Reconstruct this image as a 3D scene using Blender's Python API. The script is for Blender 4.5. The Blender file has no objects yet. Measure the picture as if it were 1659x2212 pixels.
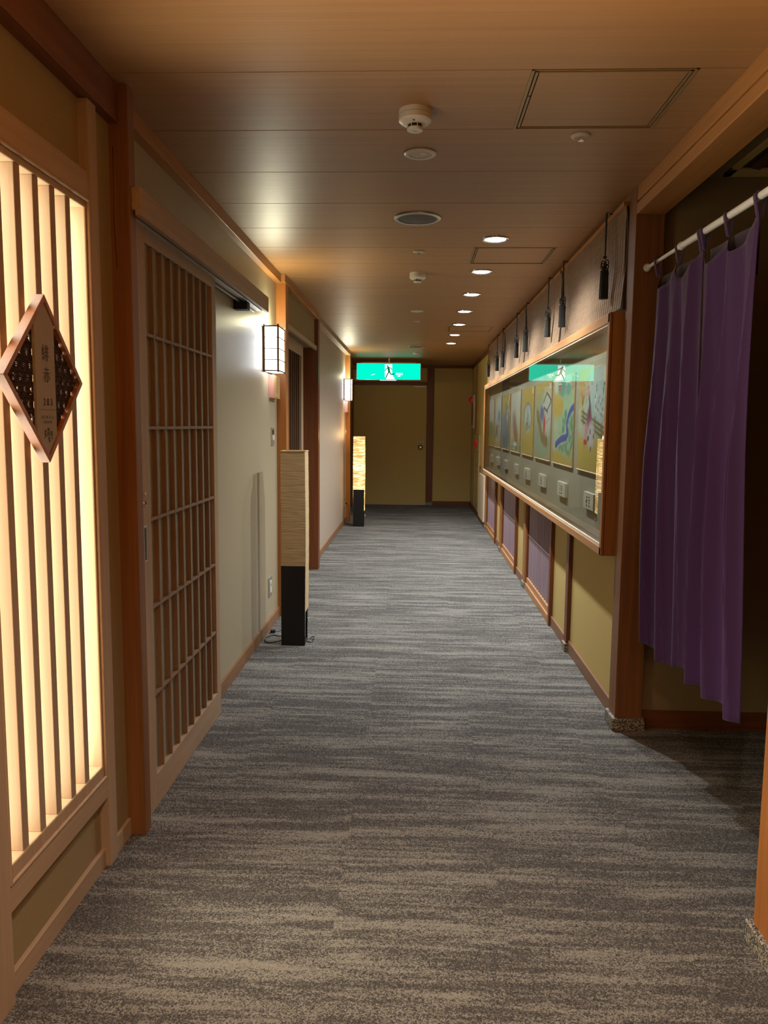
import bpy, bmesh, math, random
import numpy as np
from mathutils import Vector, Matrix

random.seed(7)
C = bpy.context.scene.collection
S = bpy.context.scene

# ------------------------------------------------------------------ camera
cam_d = bpy.data.cameras.new('camera')
cam = bpy.data.objects.new('camera', cam_d)
C.objects.link(cam)
cam.matrix_world = Matrix(((0.9991099, -0.01381718, 0.03985582, 0.0),
                           (0.04114397, 0.11079345, -0.99299143, 0.0),
                           (0.00930458, 0.9937474, 0.11126333, 1.45),
                           (0, 0, 0, 1)))
cam_d.sensor_fit = 'VERTICAL'
cam_d.sensor_height = 36.0
cam_d.sensor_width = 27.0
cam_d.lens = 1680.0 / 2212.0 * 36.0
cam_d.clip_start = 0.02
S.camera = cam

# ------------------------------------------------------------------ world, exposure
w = bpy.data.worlds.new('world')
S.world = w
w.use_nodes = True
w.node_tree.nodes['Background'].inputs[0].default_value = (1.0, 0.72, 0.45, 1)
w.node_tree.nodes['Background'].inputs[1].default_value = 0.02
S.view_settings.view_transform = 'Standard'
S.view_settings.look = 'None'
S.view_settings.exposure = 0.0
S.view_settings.gamma = 1.0
S.view_settings.use_curve_mapping = False

SPOT_W = 135.0
SPOT_COL = (0.90, 0.95, 1.0)
SCONCE_S = 11.0
LAMP_S = 1.0
BEHIND_W = 5.0


def lamp(name, kind, loc, energy, col, radius=0.05, rot=None, size=None, blend=None):
    d = bpy.data.lights.new(name, kind)
    d.energy = energy
    d.color = col
    d.shadow_soft_size = radius
    if size is not None:
        d.spot_size = size
        d.spot_blend = blend
    o = bpy.data.objects.new(name, d)
    o.location = loc
    if rot:
        o.rotation_euler = rot
    C.objects.link(o)
    return o


# warm lantern light of the lobby behind the camera
lamp('lobby_light', 'POINT', (0.30, -0.60, 1.05), BEHIND_W, (1.0, 0.76, 0.48), 0.16)
lamp('lobby_light', 'POINT', (0.1, -2.2, 1.9), BEHIND_W * 0.3, (1.0, 0.66, 0.36), 0.2)

# unseen upward spot added to warm the near ceiling, and a warm recessed downlight
lamp('ceiling_fill_spot', 'SPOT', (0.40, 0.15, 0.95), 620.0, (1.0, 0.60, 0.20), 0.10, (math.radians(180), 0, 0), math.radians(118), 0.75)
lamp('lobby_downlight', 'SPOT', (0.12, 0.50, 2.49), 138.0, (1.0, 0.90, 0.76), 0.05, (0, 0, 0), math.radians(125), 0.8)

# ------------------------------------------------------------------ materials


def newmat(name):
    m = bpy.data.materials.new(name)
    m.use_nodes = True
    nt = m.node_tree
    return m, nt, nt.nodes['Principled BSDF']


def N(nt, t, **kw):
    n = nt.nodes.new(t)
    for k, v in kw.items():
        setattr(n, k, v)
    return n


def mapped(nt, scale, coord='Object'):
    tc = N(nt, 'ShaderNodeTexCoord')
    mp = N(nt, 'ShaderNodeMapping')
    mp.inputs['Scale'].default_value = scale
    nt.links.new(tc.outputs[coord], mp.inputs['Vector'])
    return mp.outputs['Vector']


def noise(nt, vec, scale, detail=3, rough=0.55, dist=0.0):
    n = N(nt, 'ShaderNodeTexNoise')
    n.inputs['Scale'].default_value = scale
    n.inputs['Detail'].default_value = detail
    n.inputs['Roughness'].default_value = rough
    n.inputs['Distortion'].default_value = dist
    nt.links.new(vec, n.inputs['Vector'])
    return n.outputs['Fac']


def ramp(nt, fac, stops, interp='LINEAR'):
    r = N(nt, 'ShaderNodeValToRGB')
    r.color_ramp.interpolation = interp
    while len(r.color_ramp.elements) < len(stops):
        r.color_ramp.elements.new(0.5)
    for e, (p, c) in zip(r.color_ramp.elements, stops):
        e.position = p
        e.color = (c[0], c[1], c[2], 1) if len(c) == 3 else c
    nt.links.new(fac, r.inputs['Fac'])
    return r.outputs['Color']


def math_(nt, op, a, b=None, c=None):
    n = N(nt, 'ShaderNodeMath', operation=op)
    for i, v in enumerate((a, b, c)):
        if v is None:
            continue
        if isinstance(v, (int, float)):
            n.inputs[i].default_value = v
        else:
            nt.links.new(v, n.inputs[i])
    return n.outputs[0]


def mixc(nt, fac, a, b, mode='MIX'):
    n = N(nt, 'ShaderNodeMix', data_type='RGBA', blend_type=mode)
    if isinstance(fac, (int, float)):
        n.inputs[0].default_value = fac
    else:
        nt.links.new(fac, n.inputs[0])
    for i, v in ((6, a), (7, b)):
        if isinstance(v, tuple):
            n.inputs[i].default_value = (v[0], v[1], v[2], 1)
        else:
            nt.links.new(v, n.inputs[i])
    return n.outputs[2]


def bump(nt, bsdf, h, strength, dist=0.002):
    b = N(nt, 'ShaderNodeBump')
    b.inputs['Strength'].default_value = strength
    b.inputs['Distance'].default_value = dist
    nt.links.new(h, b.inputs['Height'])
    nt.links.new(b.outputs['Normal'], bsdf.inputs['Normal'])


def wood(name, light, dark, axis='z', rough=0.4, fine=90, spec=0.4, vary=0.0, long=1.3, b=0.06):
    m, nt, bs = newmat(name)
    sc = {'x': (long, fine * .35, fine * .35), 'y': (fine * .35, long, fine * .35), 'z': (fine * .35, fine * .35, long)}[axis]
    sc2 = tuple(v * 4 if v > long + .01 else v * 2.2 for v in sc)
    v1 = mapped(nt, sc)
    v2 = mapped(nt, sc2)
    n1 = noise(nt, v1, 1.0, 3, 0.6, 0.3)
    n2 = noise(nt, v2, 1.0, 2, 0.6)
    f = math_(nt, 'ADD', math_(nt, 'MULTIPLY', n1, 0.65), math_(nt, 'MULTIPLY', n2, 0.35))
    col = ramp(nt, f, [(0.34, dark), (0.66, light)])
    if vary:
        oi = N(nt, 'ShaderNodeObjectInfo')
        k = math_(nt, 'ADD', math_(nt, 'MULTIPLY', oi.outputs['Random'], vary), 1 - vary / 2)
        hs = N(nt, 'ShaderNodeHueSaturation')
        nt.links.new(col, hs.inputs['Color'])
        nt.links.new(k, hs.inputs['Value'])
        col = hs.outputs['Color']
    nt.links.new(col, bs.inputs['Base Color'])
    bs.inputs['Roughness'].default_value = rough
    bs.inputs['Specular IOR Level'].default_value = spec
    bump(nt, bs, f, b)
    return m


def plain(name, col, rough=0.5, metal=0.0, spec=0.5, emit=None, es=1.0, nscale=None, nstr=0.1, nvar=0.0):
    m, nt, bs = newmat(name)
    bs.inputs['Base Color'].default_value = (*col, 1)
    bs.inputs['Roughness'].default_value = rough
    bs.inputs['Metallic'].default_value = metal
    bs.inputs['Specular IOR Level'].default_value = spec
    if emit:
        bs.inputs['Emission Color'].default_value = (*emit, 1)
        bs.inputs['Emission Strength'].default_value = es
    if nscale:
        v = mapped(nt, (1, 1, 1))
        n = noise(nt, v, nscale, 4, 0.6)
        if nvar:
            c2 = tuple(c * (1 - nvar) for c in col)
            nt.links.new(ramp(nt, n, [(0.3, c2), (0.7, col)]), bs.inputs['Base Color'])
        bump(nt, bs, n, nstr)
    return m


def emis(name, col, s):
    m = bpy.data.materials.new(name)
    m.use_nodes = True
    nt = m.node_tree
    nt.nodes.remove(nt.nodes['Principled BSDF'])
    e = N(nt, 'ShaderNodeEmission')
    e.inputs[0].default_value = (*col, 1)
    e.inputs[1].default_value = s
    nt.links.new(e.outputs[0], nt.nodes['Material Output'].inputs[0])
    return m


def carpet_mat():
    m, nt, bs = newmat('striated_loop_carpet')
    tc = N(nt, 'ShaderNodeTexCoord')
    sep = N(nt, 'ShaderNodeSeparateXYZ')
    nt.links.new(tc.outputs['Object'], sep.inputs[0])
    tx = math_(nt, 'FLOOR', math_(nt, 'DIVIDE', math_(nt, 'ADD', sep.outputs['X'], 0.22), 0.5))
    ty = math_(nt, 'FLOOR', math_(nt, 'DIVIDE', sep.outputs['Y'], 0.5))
    cmb = N(nt, 'ShaderNodeCombineXYZ')
    nt.links.new(tx, cmb.inputs[0])
    nt.links.new(ty, cmb.inputs[1])
    wn = N(nt, 'ShaderNodeTexWhiteNoise', noise_dimensions='2D')
    nt.links.new(cmb.outputs[0], wn.inputs['Vector'])
    off = math_(nt, 'MULTIPLY', wn.outputs['Value'], 0.05)
    tone = math_(nt, 'MULTIPLY', math_(nt, 'SUBTRACT', wn.outputs['Value'], 0.5), 0.02)

    def streak(sx, sy, scale_off):
        c = N(nt, 'ShaderNodeCombineXYZ')
        nt.links.new(math_(nt, 'MULTIPLY', sep.outputs['X'], sx), c.inputs[0])
        yy = math_(nt, 'ADD', sep.outputs['Y'], math_(nt, 'MULTIPLY', off, scale_off))
        nt.links.new(math_(nt, 'MULTIPLY', yy, sy), c.inputs[1])
        return noise(nt, c.outputs[0], 1.0, 3, 0.55, 0.15)
    s1 = streak(1.4, 16.0, 1.0)
    s2 = streak(4.5, 52.0, 1.0)
    s3 = streak(0.8, 5.0, 0.3)
    v = math_(nt, 'ADD', math_(nt, 'ADD', math_(nt, 'MULTIPLY', s1, 0.5), math_(nt, 'MULTIPLY', s2, 0.3)), math_(nt, 'ADD', math_(nt, 'MULTIPLY', s3, 0.2), tone))
    # fraction of pale yarn
    fr = N(nt, 'ShaderNodeMapRange')
    fr.inputs[1].default_value = 0.45
    fr.inputs[2].default_value = 0.62
    fr.inputs[3].default_value = 0.13
    fr.inputs[4].default_value = 0.98
    nt.links.new(v, fr.inputs[0])
    vo = N(nt, 'ShaderNodeTexVoronoi')
    vo.inputs['Scale'].default_value = 290.0
    nt.links.new(tc.outputs['Object'], vo.inputs['Vector'])
    sc = N(nt, 'ShaderNodeSeparateColor')
    nt.links.new(vo.outputs['Color'], sc.inputs[0])
    pick = N(nt, 'ShaderNodeMapRange')
    nt.links.new(math_(nt, 'SUBTRACT', fr.outputs[0], sc.outputs[0]), pick.inputs[0])
    pick.inputs[1].default_value = -0.26
    pick.inputs[2].default_value = 0.26
    light = mixc(nt, sc.outputs[1], (0.30, 0.275, 0.225), (0.235, 0.228, 0.205))
    dark = mixc(nt, sc.outputs[2], (0.052, 0.048, 0.046), (0.098, 0.090, 0.084))
    nt.links.new(mixc(nt, pick.outputs[0], dark, light), bs.inputs['Base Color'])
    bs.inputs['Roughness'].default_value = 0.95
    bs.inputs['Specular IOR Level'].default_value = 0.15
    inv = math_(nt, 'SUBTRACT', 1.0, vo.outputs['Distance'])
    bump(nt, bs, inv, 0.8, 0.004)
    return m


def paper_lamp(name, on):
    m, nt, bs = newmat(name)
    v = mapped(nt, (9.0, 9.0, 85.0))
    n1 = noise(nt, v, 1.0, 4, 0.55, 0.5)
    v2 = mapped(nt, (2.0, 2.0, 4.2))
    n2 = noise(nt, v2, 1.0, 2, 0.5, 0.2)
    bs.inputs['Roughness'].default_value = 0.7
    bs.inputs['Specular IOR Level'].default_value = 0.2
    nt.links.new(ramp(nt, n1, [(0.3, (0.50, 0.36, 0.185)), (0.7, (0.60, 0.45, 0.25))]), bs.inputs['Base Color'])
    bump(nt, bs, n1, 0.7, 0.004)
    if on:
        # the bulbs glow through paper whose fibre folds are thicker in streaks
        f = math_(nt, 'ADD', math_(nt, 'MULTIPLY', n1, 0.6), math_(nt, 'MULTIPLY', n2, 0.42))
        col = ramp(nt, f, [(0.36, (0.30, 0.11, 0.010)), (0.50, (0.70, 0.35, 0.055)), (0.62, (2.6, 1.9, 0.90))])
        bs.inputs['Emission Strength'].default_value = LAMP_S
        nt.links.new(col, bs.inputs['Emission Color'])
    return m


M = {}
M['ceiling'] = wood('cedar_veneer_ceiling', (0.385, 0.205, 0.080), (0.315, 0.160, 0.060), 'x', rough=0.45, fine=110, spec=0.55, vary=0.07, long=0.5, b=0.05)
M['pale_z'] = wood('pale_cypress_upright', (0.41, 0.285, 0.180), (0.335, 0.222, 0.133), 'z', rough=0.5, spec=0.3)
M['pale_y'] = wood('pale_cypress_rail', (0.41, 0.285, 0.180), (0.335, 0.222, 0.133), 'y', rough=0.5, spec=0.3)
M['slat'] = wood('pale_slat_wood', (0.36, 0.255, 0.165), (0.30, 0.205, 0.13), 'z', rough=0.5, spec=0.3)
M['post_z'] = wood('big_post_wood', (0.24, 0.100, 0.030), (0.16, 0.062, 0.018), 'z', rough=0.45)
M['orange_z'] = wood('orange_stained_upright', (0.42, 0.155, 0.030), (0.30, 0.100, 0.018), 'z', rough=0.45)
M['orange_y'] = wood('orange_stained_rail', (0.44, 0.20, 0.060), (0.33, 0.135, 0.036), 'y', rough=0.45)
M['orange_x'] = wood('orange_stained_cross_rail', (0.44, 0.20, 0.060), (0.33, 0.135, 0.036), 'x', rough=0.45)
M['skirt'] = wood('brown_skirting', (0.27, 0.135, 0.062), (0.20, 0.095, 0.042), 'y', rough=0.45)
M['redbrown_z'] = wood('red_brown_upright', (0.185, 0.055, 0.015), (0.115, 0.032, 0.009), 'z', rough=0.4)
M['redbrown_y'] = wood('red_brown_rail', (0.20, 0.065, 0.020), (0.125, 0.038, 0.011), 'y', rough=0.4)
M['redbrown_x'] = wood('red_brown_cross_rail', (0.20, 0.065, 0.020), (0.125, 0.038, 0.011), 'x', rough=0.4)
M['case_y'] = wood('case_wood_rail', (0.50, 0.25, 0.095), (0.38, 0.17, 0.06), 'y', rough=0.4)
M['case_z'] = wood('case_wood_upright', (0.40, 0.17, 0.05), (0.29, 0.11, 0.03), 'z', rough=0.42)
M['deck'] = wood('case_deck_wood', (0.36, 0.25, 0.15), (0.24, 0.16, 0.09), 'y', rough=0.35)
M['wall_left'] = plain('grey_khaki_wall_vinyl', (0.385, 0.32, 0.205), 0.42, spec=0.45, nscale=160, nstr=0.35, nvar=0.08)
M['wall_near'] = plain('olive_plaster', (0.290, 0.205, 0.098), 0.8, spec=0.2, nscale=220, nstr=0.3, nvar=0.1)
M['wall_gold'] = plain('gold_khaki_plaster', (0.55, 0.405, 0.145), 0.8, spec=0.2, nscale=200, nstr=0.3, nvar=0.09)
M['wall_plum'] = plain('greyed_taupe_wall', (0.44, 0.34, 0.25), 0.6, spec=0.35, nscale=160, nstr=0.3, nvar=0.07)
M['case_back'] = plain('grey_olive_backing', (0.37, 0.33, 0.235), 0.7, nscale=90, nstr=0.1, nvar=0.1)
M['bb_pale'] = M['pale_y']
M['carpet'] = carpet_mat()
M['dark'] = plain('dark_recess', (0.012, 0.009, 0.007), 0.8)
M['black'] = plain('black_lacquer', (0.006, 0.005, 0.005), 0.35)
M['blackmat'] = plain('black_rubber', (0.012, 0.012, 0.012), 0.6)
M['white'] = plain('white_plastic', (0.62, 0.58, 0.50), 0.35)
M['rodwhite'] = plain('white_enamel', (0.80, 0.78, 0.72), 0.3)
M['offwhite'] = plain('cream_plastic', (0.50, 0.42, 0.30), 0.4)
M['chrome'] = plain('polished_metal', (0.75, 0.72, 0.68), 0.18, metal=1.0)
M['alu'] = plain('brushed_aluminium', (0.55, 0.53, 0.50), 0.35, metal=0.9)
M['speaker'] = plain('grey_speaker_cloth', (0.11, 0.10, 0.095), 0.8, nscale=500, nstr=0.4)
M['hatchtrim'] = plain('bronze_painted_trim', (0.30, 0.185, 0.080), 0.35, metal=0.2)
M['spot'] = emis('downlight_diffuser', (0.95, 0.98, 1.0), 22.0)
M['sconce'] = emis('sconce_paper_lit', (0.93, 0.97, 1.0), SCONCE_S)
M['sconce_warm'] = emis('sconce_side_paper_lit', (1.0, 0.90, 0.62), SCONCE_S * 0.45)
M['backlight'] = emis('window_backlight', (1.0, 0.91, 0.70), 17.0)
M['green'] = emis('exit_green_lit', (0.0, 0.60, 0.38), 1.75)
M['signwhite'] = emis('exit_white_lit', (0.90, 1.0, 0.93), 1.6)
M['signgreen'] = emis('exit_figure_green', (0.0, 0.22, 0.11), 0.8)
M['stone'] = None
M['purple'] = None


def stone():
    m, nt, bs = newmat('speckled_granite')
    v = mapped(nt, (1, 1, 1))
    vo = N(nt, 'ShaderNodeTexVoronoi')
    vo.inputs['Scale'].default_value = 260
    nt.links.new(v, vo.inputs['Vector'])
    s = N(nt, 'ShaderNodeSeparateColor')
    nt.links.new(vo.outputs['Color'], s.inputs[0])
    nt.links.new(ramp(nt, s.outputs[0], [(0.0, (0.03, 0.028, 0.025)), (0.35, (0.16, 0.14, 0.11)), (0.6, (0.40, 0.35, 0.26)), (1.0, (0.55, 0.49, 0.38))], 'CONSTANT'), bs.inputs['Base Color'])
    bs.inputs['Roughness'].default_value = 0.6
    return m


def cloth(name, c1, c2, sc=900):
    m, nt, bs = newmat(name)
    v = mapped(nt, (1, 1, 1))
    n = noise(nt, v, sc, 2, 0.5)
    nt.links.new(ramp(nt, n, [(0.3, c2), (0.7, c1)]), bs.inputs['Base Color'])
    bs.inputs['Roughness'].default_value = 0.85
    bs.inputs['Sheen Weight'].default_value = 0.15
    bump(nt, bs, n, 0.2)
    return m


M['stone'] = stone()
M['purple'] = cloth('purple_linen', (0.060, 0.017, 0.098), (0.045, 0.013, 0.075))
M['purple_shaded'] = cloth('shaded_purple_linen', (0.022, 0.006, 0.032), (0.015, 0.004, 0.022))  # darker copy of the purple linen: shade inside the folds put into colour
M['tassel'] = cloth('dark_green_brown_silk', (0.022, 0.020, 0.010), (0.012, 0.011, 0.006), 600)
M['lampoff'] = paper_lamp('washi_paper_unlit', False)
M['lampon'] = paper_lamp('washi_paper_lit', True)
M['bamboo'] = wood('bamboo_slat', (0.42, 0.27, 0.155), (0.17, 0.10, 0.055), 'y', rough=0.45, fine=500, long=6)
M['thread'] = plain('blind_thread', (0.55, 0.40, 0.26), 0.7)
M['darkedge'] = plain('dark_edge_tape', (0.03, 0.022, 0.015), 0.7)
M['lilac'] = wood('lilac_glazed_slat', (0.34, 0.25, 0.285), (0.25, 0.17, 0.19), 'z', rough=0.22, spec=0.7)
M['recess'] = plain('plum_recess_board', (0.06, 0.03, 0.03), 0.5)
M['pink'] = plain('pink_plate', (0.62, 0.28, 0.24), 0.5)
M['tan'] = wood('tan_name_board', (0.55, 0.33, 0.15), (0.45, 0.25, 0.10), 'z', rough=0.5)
M['signboard'] = plain('grey_washi_board', (0.30, 0.255, 0.21), 0.6, nscale=400, nstr=0.05)
M['ink'] = plain('sumi_ink', (0.015, 0.012, 0.010), 0.6)
M['ink_soft'] = plain('faint_grey_ink', (0.12, 0.10, 0.08), 0.6)
M['walnut'] = wood('dark_walnut', (0.085, 0.035, 0.020), (0.050, 0.020, 0.012), 'z', rough=0.3)
M['signframe'] = wood('red_brown_sign_frame', (0.33, 0.13, 0.050), (0.24, 0.085, 0.032), 'z', rough=0.35)
M['red'] = plain('red_plastic', (0.55, 0.01, 0.02), 0.15, emit=(0.6, 0.0, 0.03), es=0.12)
M['equip'] = plain('khaki_painted_steel', (0.42, 0.33, 0.13), 0.35, nscale=60, nstr=0.05)
M['cream_wood'] = wood('cream_board', (0.72, 0.58, 0.42), (0.62, 0.48, 0.33), 'z', rough=0.5)
M['plaque'] = plain('cream_caption_plate', (0.62, 0.56, 0.45), 0.5)
M['shoji_board'] = plain('grey_green_door_board', (0.30, 0.28, 0.215), 0.6, nscale=200, nstr=0.1)
M['bar_brown'] = wood('lattice_bar_wood', (0.26, 0.165, 0.095), (0.19, 0.11, 0.06), 'z', rough=0.5)
M['red_print'] = plain('red_print', (0.5, 0.05, 0.03), 0.6)


def glass():
    m = bpy.data.materials.new('clear_case_glass')
    m.use_nodes = True
    nt = m.node_tree
    nt.nodes.remove(nt.nodes['Principled BSDF'])
    tr = N(nt, 'ShaderNodeBsdfTransparent')
    tr.inputs[0].default_value = (0.95, 0.97, 0.95, 1)
    gl = N(nt, 'ShaderNodeBsdfGlossy')
    gl.inputs['Roughness'].default_value = 0.0
    fr = N(nt, 'ShaderNodeFresnel')
    fr.inputs['IOR'].default_value = 1.52
    ge = N(nt, 'ShaderNodeNewGeometry')
    f = math_(nt, 'MULTIPLY', fr.outputs[0], math_(nt, 'SUBTRACT', 1.0, ge.outputs['Backfacing']))
    f = math_(nt, 'MINIMUM', math_(nt, 'MULTIPLY', f, 1.35), 1.0)
    mx = N(nt, 'ShaderNodeMixShader')
    nt.links.new(f, mx.inputs[0])
    nt.links.new(tr.outputs[0], mx.inputs[1])
    nt.links.new(gl.outputs[0], mx.inputs[2])
    nt.links.new(mx.outputs[0], nt.nodes['Material Output'].inputs[0])
    return m


M['latt2'] = wood('dark_lattice_bar', (0.15, 0.085, 0.045), (0.10, 0.052, 0.028), 'z', rough=0.4)
M['carved'] = plain('carved_dark_wood', (0.050, 0.024, 0.014), 0.6, spec=0.2)
M['glass'] = glass()


def painted():
    m, nt, bs = newmat('painted_silk')
    a = N(nt, 'ShaderNodeVertexColor', layer_name='paint')
    n = noise(nt, mapped(nt, (60, 60, 60)), 1.0, 4, 0.6)
    nt.links.new(mixc(nt, 0.5, a.outputs['Color'], ramp(nt, n, [(0.3, (0.42, 0.42, 0.42)), (0.7, (0.58, 0.58, 0.58))]), 'OVERLAY'), bs.inputs['Base Color'])
    bs.inputs['Roughness'].default_value = 0.6
    return m


M['painted'] = painted()

# ------------------------------------------------------------------ mesh helpers


class MB:
    def __init__(s):
        s.v = []
        s.f = []

    def add(s, vs, fs):
        k = len(s.v)
        s.v += [tuple(v) for v in vs]
        s.f += [tuple(i + k for i in f) for f in fs]
        return s

    def box(s, x0, x1, y0, y1, z0, z1):
        x0, x1 = sorted((x0, x1)); y0, y1 = sorted((y0, y1)); z0, z1 = sorted((z0, z1))
        return s.add([(x0, y0, z0), (x1, y0, z0), (x1, y1, z0), (x0, y1, z0), (x0, y0, z1), (x1, y0, z1), (x1, y1, z1), (x0, y1, z1)],
                     [(0, 3, 2, 1), (4, 5, 6, 7), (0, 1, 5, 4), (1, 2, 6, 5), (2, 3, 7, 6), (3, 0, 4, 7)])

    def lathe(s, cx, cy, prof, seg=32, axis='z', cz=0.0, sweep=None):
        """prof: list of (radius, height). axis z: height is absolute z. axis x: height is x, centre (cy, cz)."""
        k = len(s.v)
        n = len(prof)
        for r, h in prof:
            for i in range(seg):
                a = 2 * math.pi * i / seg
                if axis == 'z':
                    s.v.append((cx + r * math.cos(a), cy + r * math.sin(a), h))
                elif axis == 'x':
                    s.v.append((h, cy + r * math.cos(a), cz + r * math.sin(a)))
                else:
                    s.v.append((cx + r * math.cos(a), h, cz + r * math.sin(a)))
        for j in range(n - 1):
            for i in range(seg):
                a = k + j * seg + i
                b = k + j * seg + (i + 1) % seg
                s.f.append((a, b, b + seg, a + seg))
        if prof[0][0] > 1e-6:
            s.f.append(tuple(k + i for i in range(seg))[::-1])
        if prof[-1][0] > 1e-6:
            s.f.append(tuple(k + (n - 1) * seg + i for i in range(seg)))
        return s

    def tube(s, pts, r, seg=8):
        pts = [Vector(p) for p in pts]
        k = len(s.v)
        up = Vector((0, 0, 1))
        for i, p in enumerate(pts):
            d = (pts[min(i + 1, len(pts) - 1)] - pts[max(i - 1, 0)]).normalized()
            a = d.cross(up)
            if a.length < 1e-3:
                a = d.cross(Vector((1, 0, 0)))
            a.normalize()
            b = d.cross(a).normalized()
            for j in range(seg):
                t = 2 * math.pi * j / seg
                s.v.append(tuple(p + a * (r * math.cos(t)) + b * (r * math.sin(t))))
        for i in range(len(pts) - 1):
            for j in range(seg):
                a0 = k + i * seg + j
                b0 = k + i * seg + (j + 1) % seg
                s.f.append((a0, b0, b0 + seg, a0 + seg))
        s.f.append(tuple(k + j for j in range(seg))[::-1])
        s.f.append(tuple(k + (len(pts) - 1) * seg + j for j in range(seg)))
        return s

    def prism(s, poly, axis, d0, d1):
        """poly of 2-D points; axis 'x': points are (y,z); 'y': (x,z); 'z': (x,y)."""
        def P(a, b, d):
            return {'x': (d, a, b), 'y': (a, d, b), 'z': (a, b, d)}[axis]
        n = len(poly)
        vs = [P(a, b, d0) for a, b in poly] + [P(a, b, d1) for a, b in poly]
        fs = [tuple(range(n))[::-1], tuple(range(n, 2 * n))]
        fs += [(i, (i + 1) % n, (i + 1) % n + n, i + n) for i in range(n)]
        return s.add(vs, fs)

    def stroke(s, pts, wd, axis, d0, d1):
        for (a, b), (c, d) in zip(pts[:-1], pts[1:]):
            dx, dy = c - a, d - b
            L = math.hypot(dx, dy) or 1
            nx, ny = -dy / L * wd / 2, dx / L * wd / 2
            ex, ey = dx / L * wd * .3, dy / L * wd * .3
            s.prism([(a + nx - ex, b + ny - ey), (c + nx + ex, d + ny + ey), (c - nx + ex, d - ny + ey), (a - nx - ex, b - ny - ey)], axis, d0, d1)
        return s

    def build(s, name, mat, parent=None, bevel=0.0, smooth=False, offset=None):
        me = bpy.data.meshes.new(name)
        o = bpy.data.objects.new(name, me)
        off = Vector((0, 0, 0))
        p = parent
        while p is not None:
            off += p.location
            p = p.parent
        me.from_pydata([tuple(Vector(v) - off) for v in s.v], [], s.f)
        bm = bmesh.new()
        bm.from_mesh(me)
        bmesh.ops.recalc_face_normals(bm, faces=bm.faces)
        bm.to_mesh(me)
        bm.free()
        me.materials.append(mat)
        if smooth:
            me.polygons.foreach_set('use_smooth', [True] * len(me.polygons))
            e = o.modifiers.new('edge', 'EDGE_SPLIT')
            e.split_angle = math.radians(38)
        if bevel:
            b = o.modifiers.new('bevel', 'BEVEL')
            b.width = bevel
            b.segments = 2
            b.limit_method = 'ANGLE'
        C.objects.link(o)
        if parent is not None:
            o.parent = parent
        return o


def box(*a):
    return MB().box(*a)


def tag(o, label=None, cat=None, group=None, kind=None):
    if label: o['label'] = label
    if cat: o['category'] = cat
    if group: o['group'] = group
    if kind: o['kind'] = kind
    return o


def empty(name, loc, label=None, cat=None, group=None, kind=None):
    o = bpy.data.objects.new(name, None)
    o.empty_display_size = 0.05
    o.location = loc
    C.objects.link(o)
    return tag(o, label, cat, group, kind)


def copy_tree(o, parent=None):
    c = o.copy()
    C.objects.link(c)
    c.parent = parent
    for ch in list(o.children):
        copy_tree(ch, c)
    return c


def text_mb(body, size, axis, depth0, depth1, cx, cz, flip=False, narrow=1.0, weight=0.0):
    """text as thin geometry; centred at (cx, cz) on a plane. axis 'x': plane x=const facing +x, text runs towards +y."""
    cu = bpy.data.curves.new('t', 'FONT')
    cu.body = body
    cu.size = size
    cu.align_x = 'CENTER'
    cu.align_y = 'CENTER'
    cu.extrude = 0.0
    cu.offset = weight
    cu.resolution_u = 3
    o = bpy.data.objects.new('t', cu)
    C.objects.link(o)
    dg = bpy.context.evaluated_depsgraph_get()
    dg.update()
    me = bpy.data.meshes.new_from_object(o.evaluated_get(dg))
    mb = MB()
    sgn = -1 if flip else 1
    vs = [(v.co.x * narrow * sgn, v.co.y) for v in me.vertices]
    fs = [tuple(p.vertices) for p in me.polygons]
    if vs:
        mx = (min(a for a, b in vs) + max(a for a, b in vs)) / 2
        mz = (min(b for a, b in vs) + max(b for a, b in vs)) / 2
        n = len(vs)
        if axis == 'x':
            P = lambda a, b, d: (d, cx + a - mx, cz + b - mz)
        else:
            P = lambda a, b, d: (cx + a - mx, d, cz + b - mz)
        mb.v = [P(a, b, depth1) for a, b in vs] + [P(a, b, depth0) for a, b in vs]
        mb.f = fs + [tuple(i + n for i in f)[::-1] for f in fs]
    bpy.data.objects.remove(o)
    bpy.data.curves.remove(cu)
    return mb


TR = [0]


def trim(mb, mat, label, bevel=0.002, parts=()):
    TR[0] += 1
    o = mb.build('trim_%d' % TR[0], mat, None, bevel)
    return tag(o, label, 'trim', kind='structure')


H = 2.52   # ceiling height

# ================================================================== SHELL
fl = box(-1.9, 3.4, -3.2, 14.5, -0.06, 0.0).build('floor', M['carpet'])
tag(fl, 'grey and taupe striated loop-pile carpet running the length of the corridor', 'carpet', kind='structure')

ce = empty('ceiling', (0, 0, H), 'brown wood-veneer ceiling of wide cross planks', 'ceiling', kind='structure')
box(-1.3, 1.05, -3.1, 14.4, H + 0.014, H + 0.06).build('ceiling_backing', M['dark'], ce)
PITCH = 0.473
holes = {0: (0.335, 0.835), 5: (0.335, 0.835), 13: (0.335, 0.835)}
for k in range(-12, 26):
    y0 = 2.50 + k * PITCH
    y1 = min(y0 + PITCH - 0.0035, 14.4)
    if k in holes:
        a, b = holes[k]
        mb = box(-1.3, a, y0, y1, H, H + 0.013)
        mb.box(b, 1.05, y0, y1, H, H + 0.013)
    else:
        mb = box(-1.3, 1.05, y0, y1, H, H + 0.013)
    mb.build('plank', M['ceiling'], ce, 0.0012)

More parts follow.
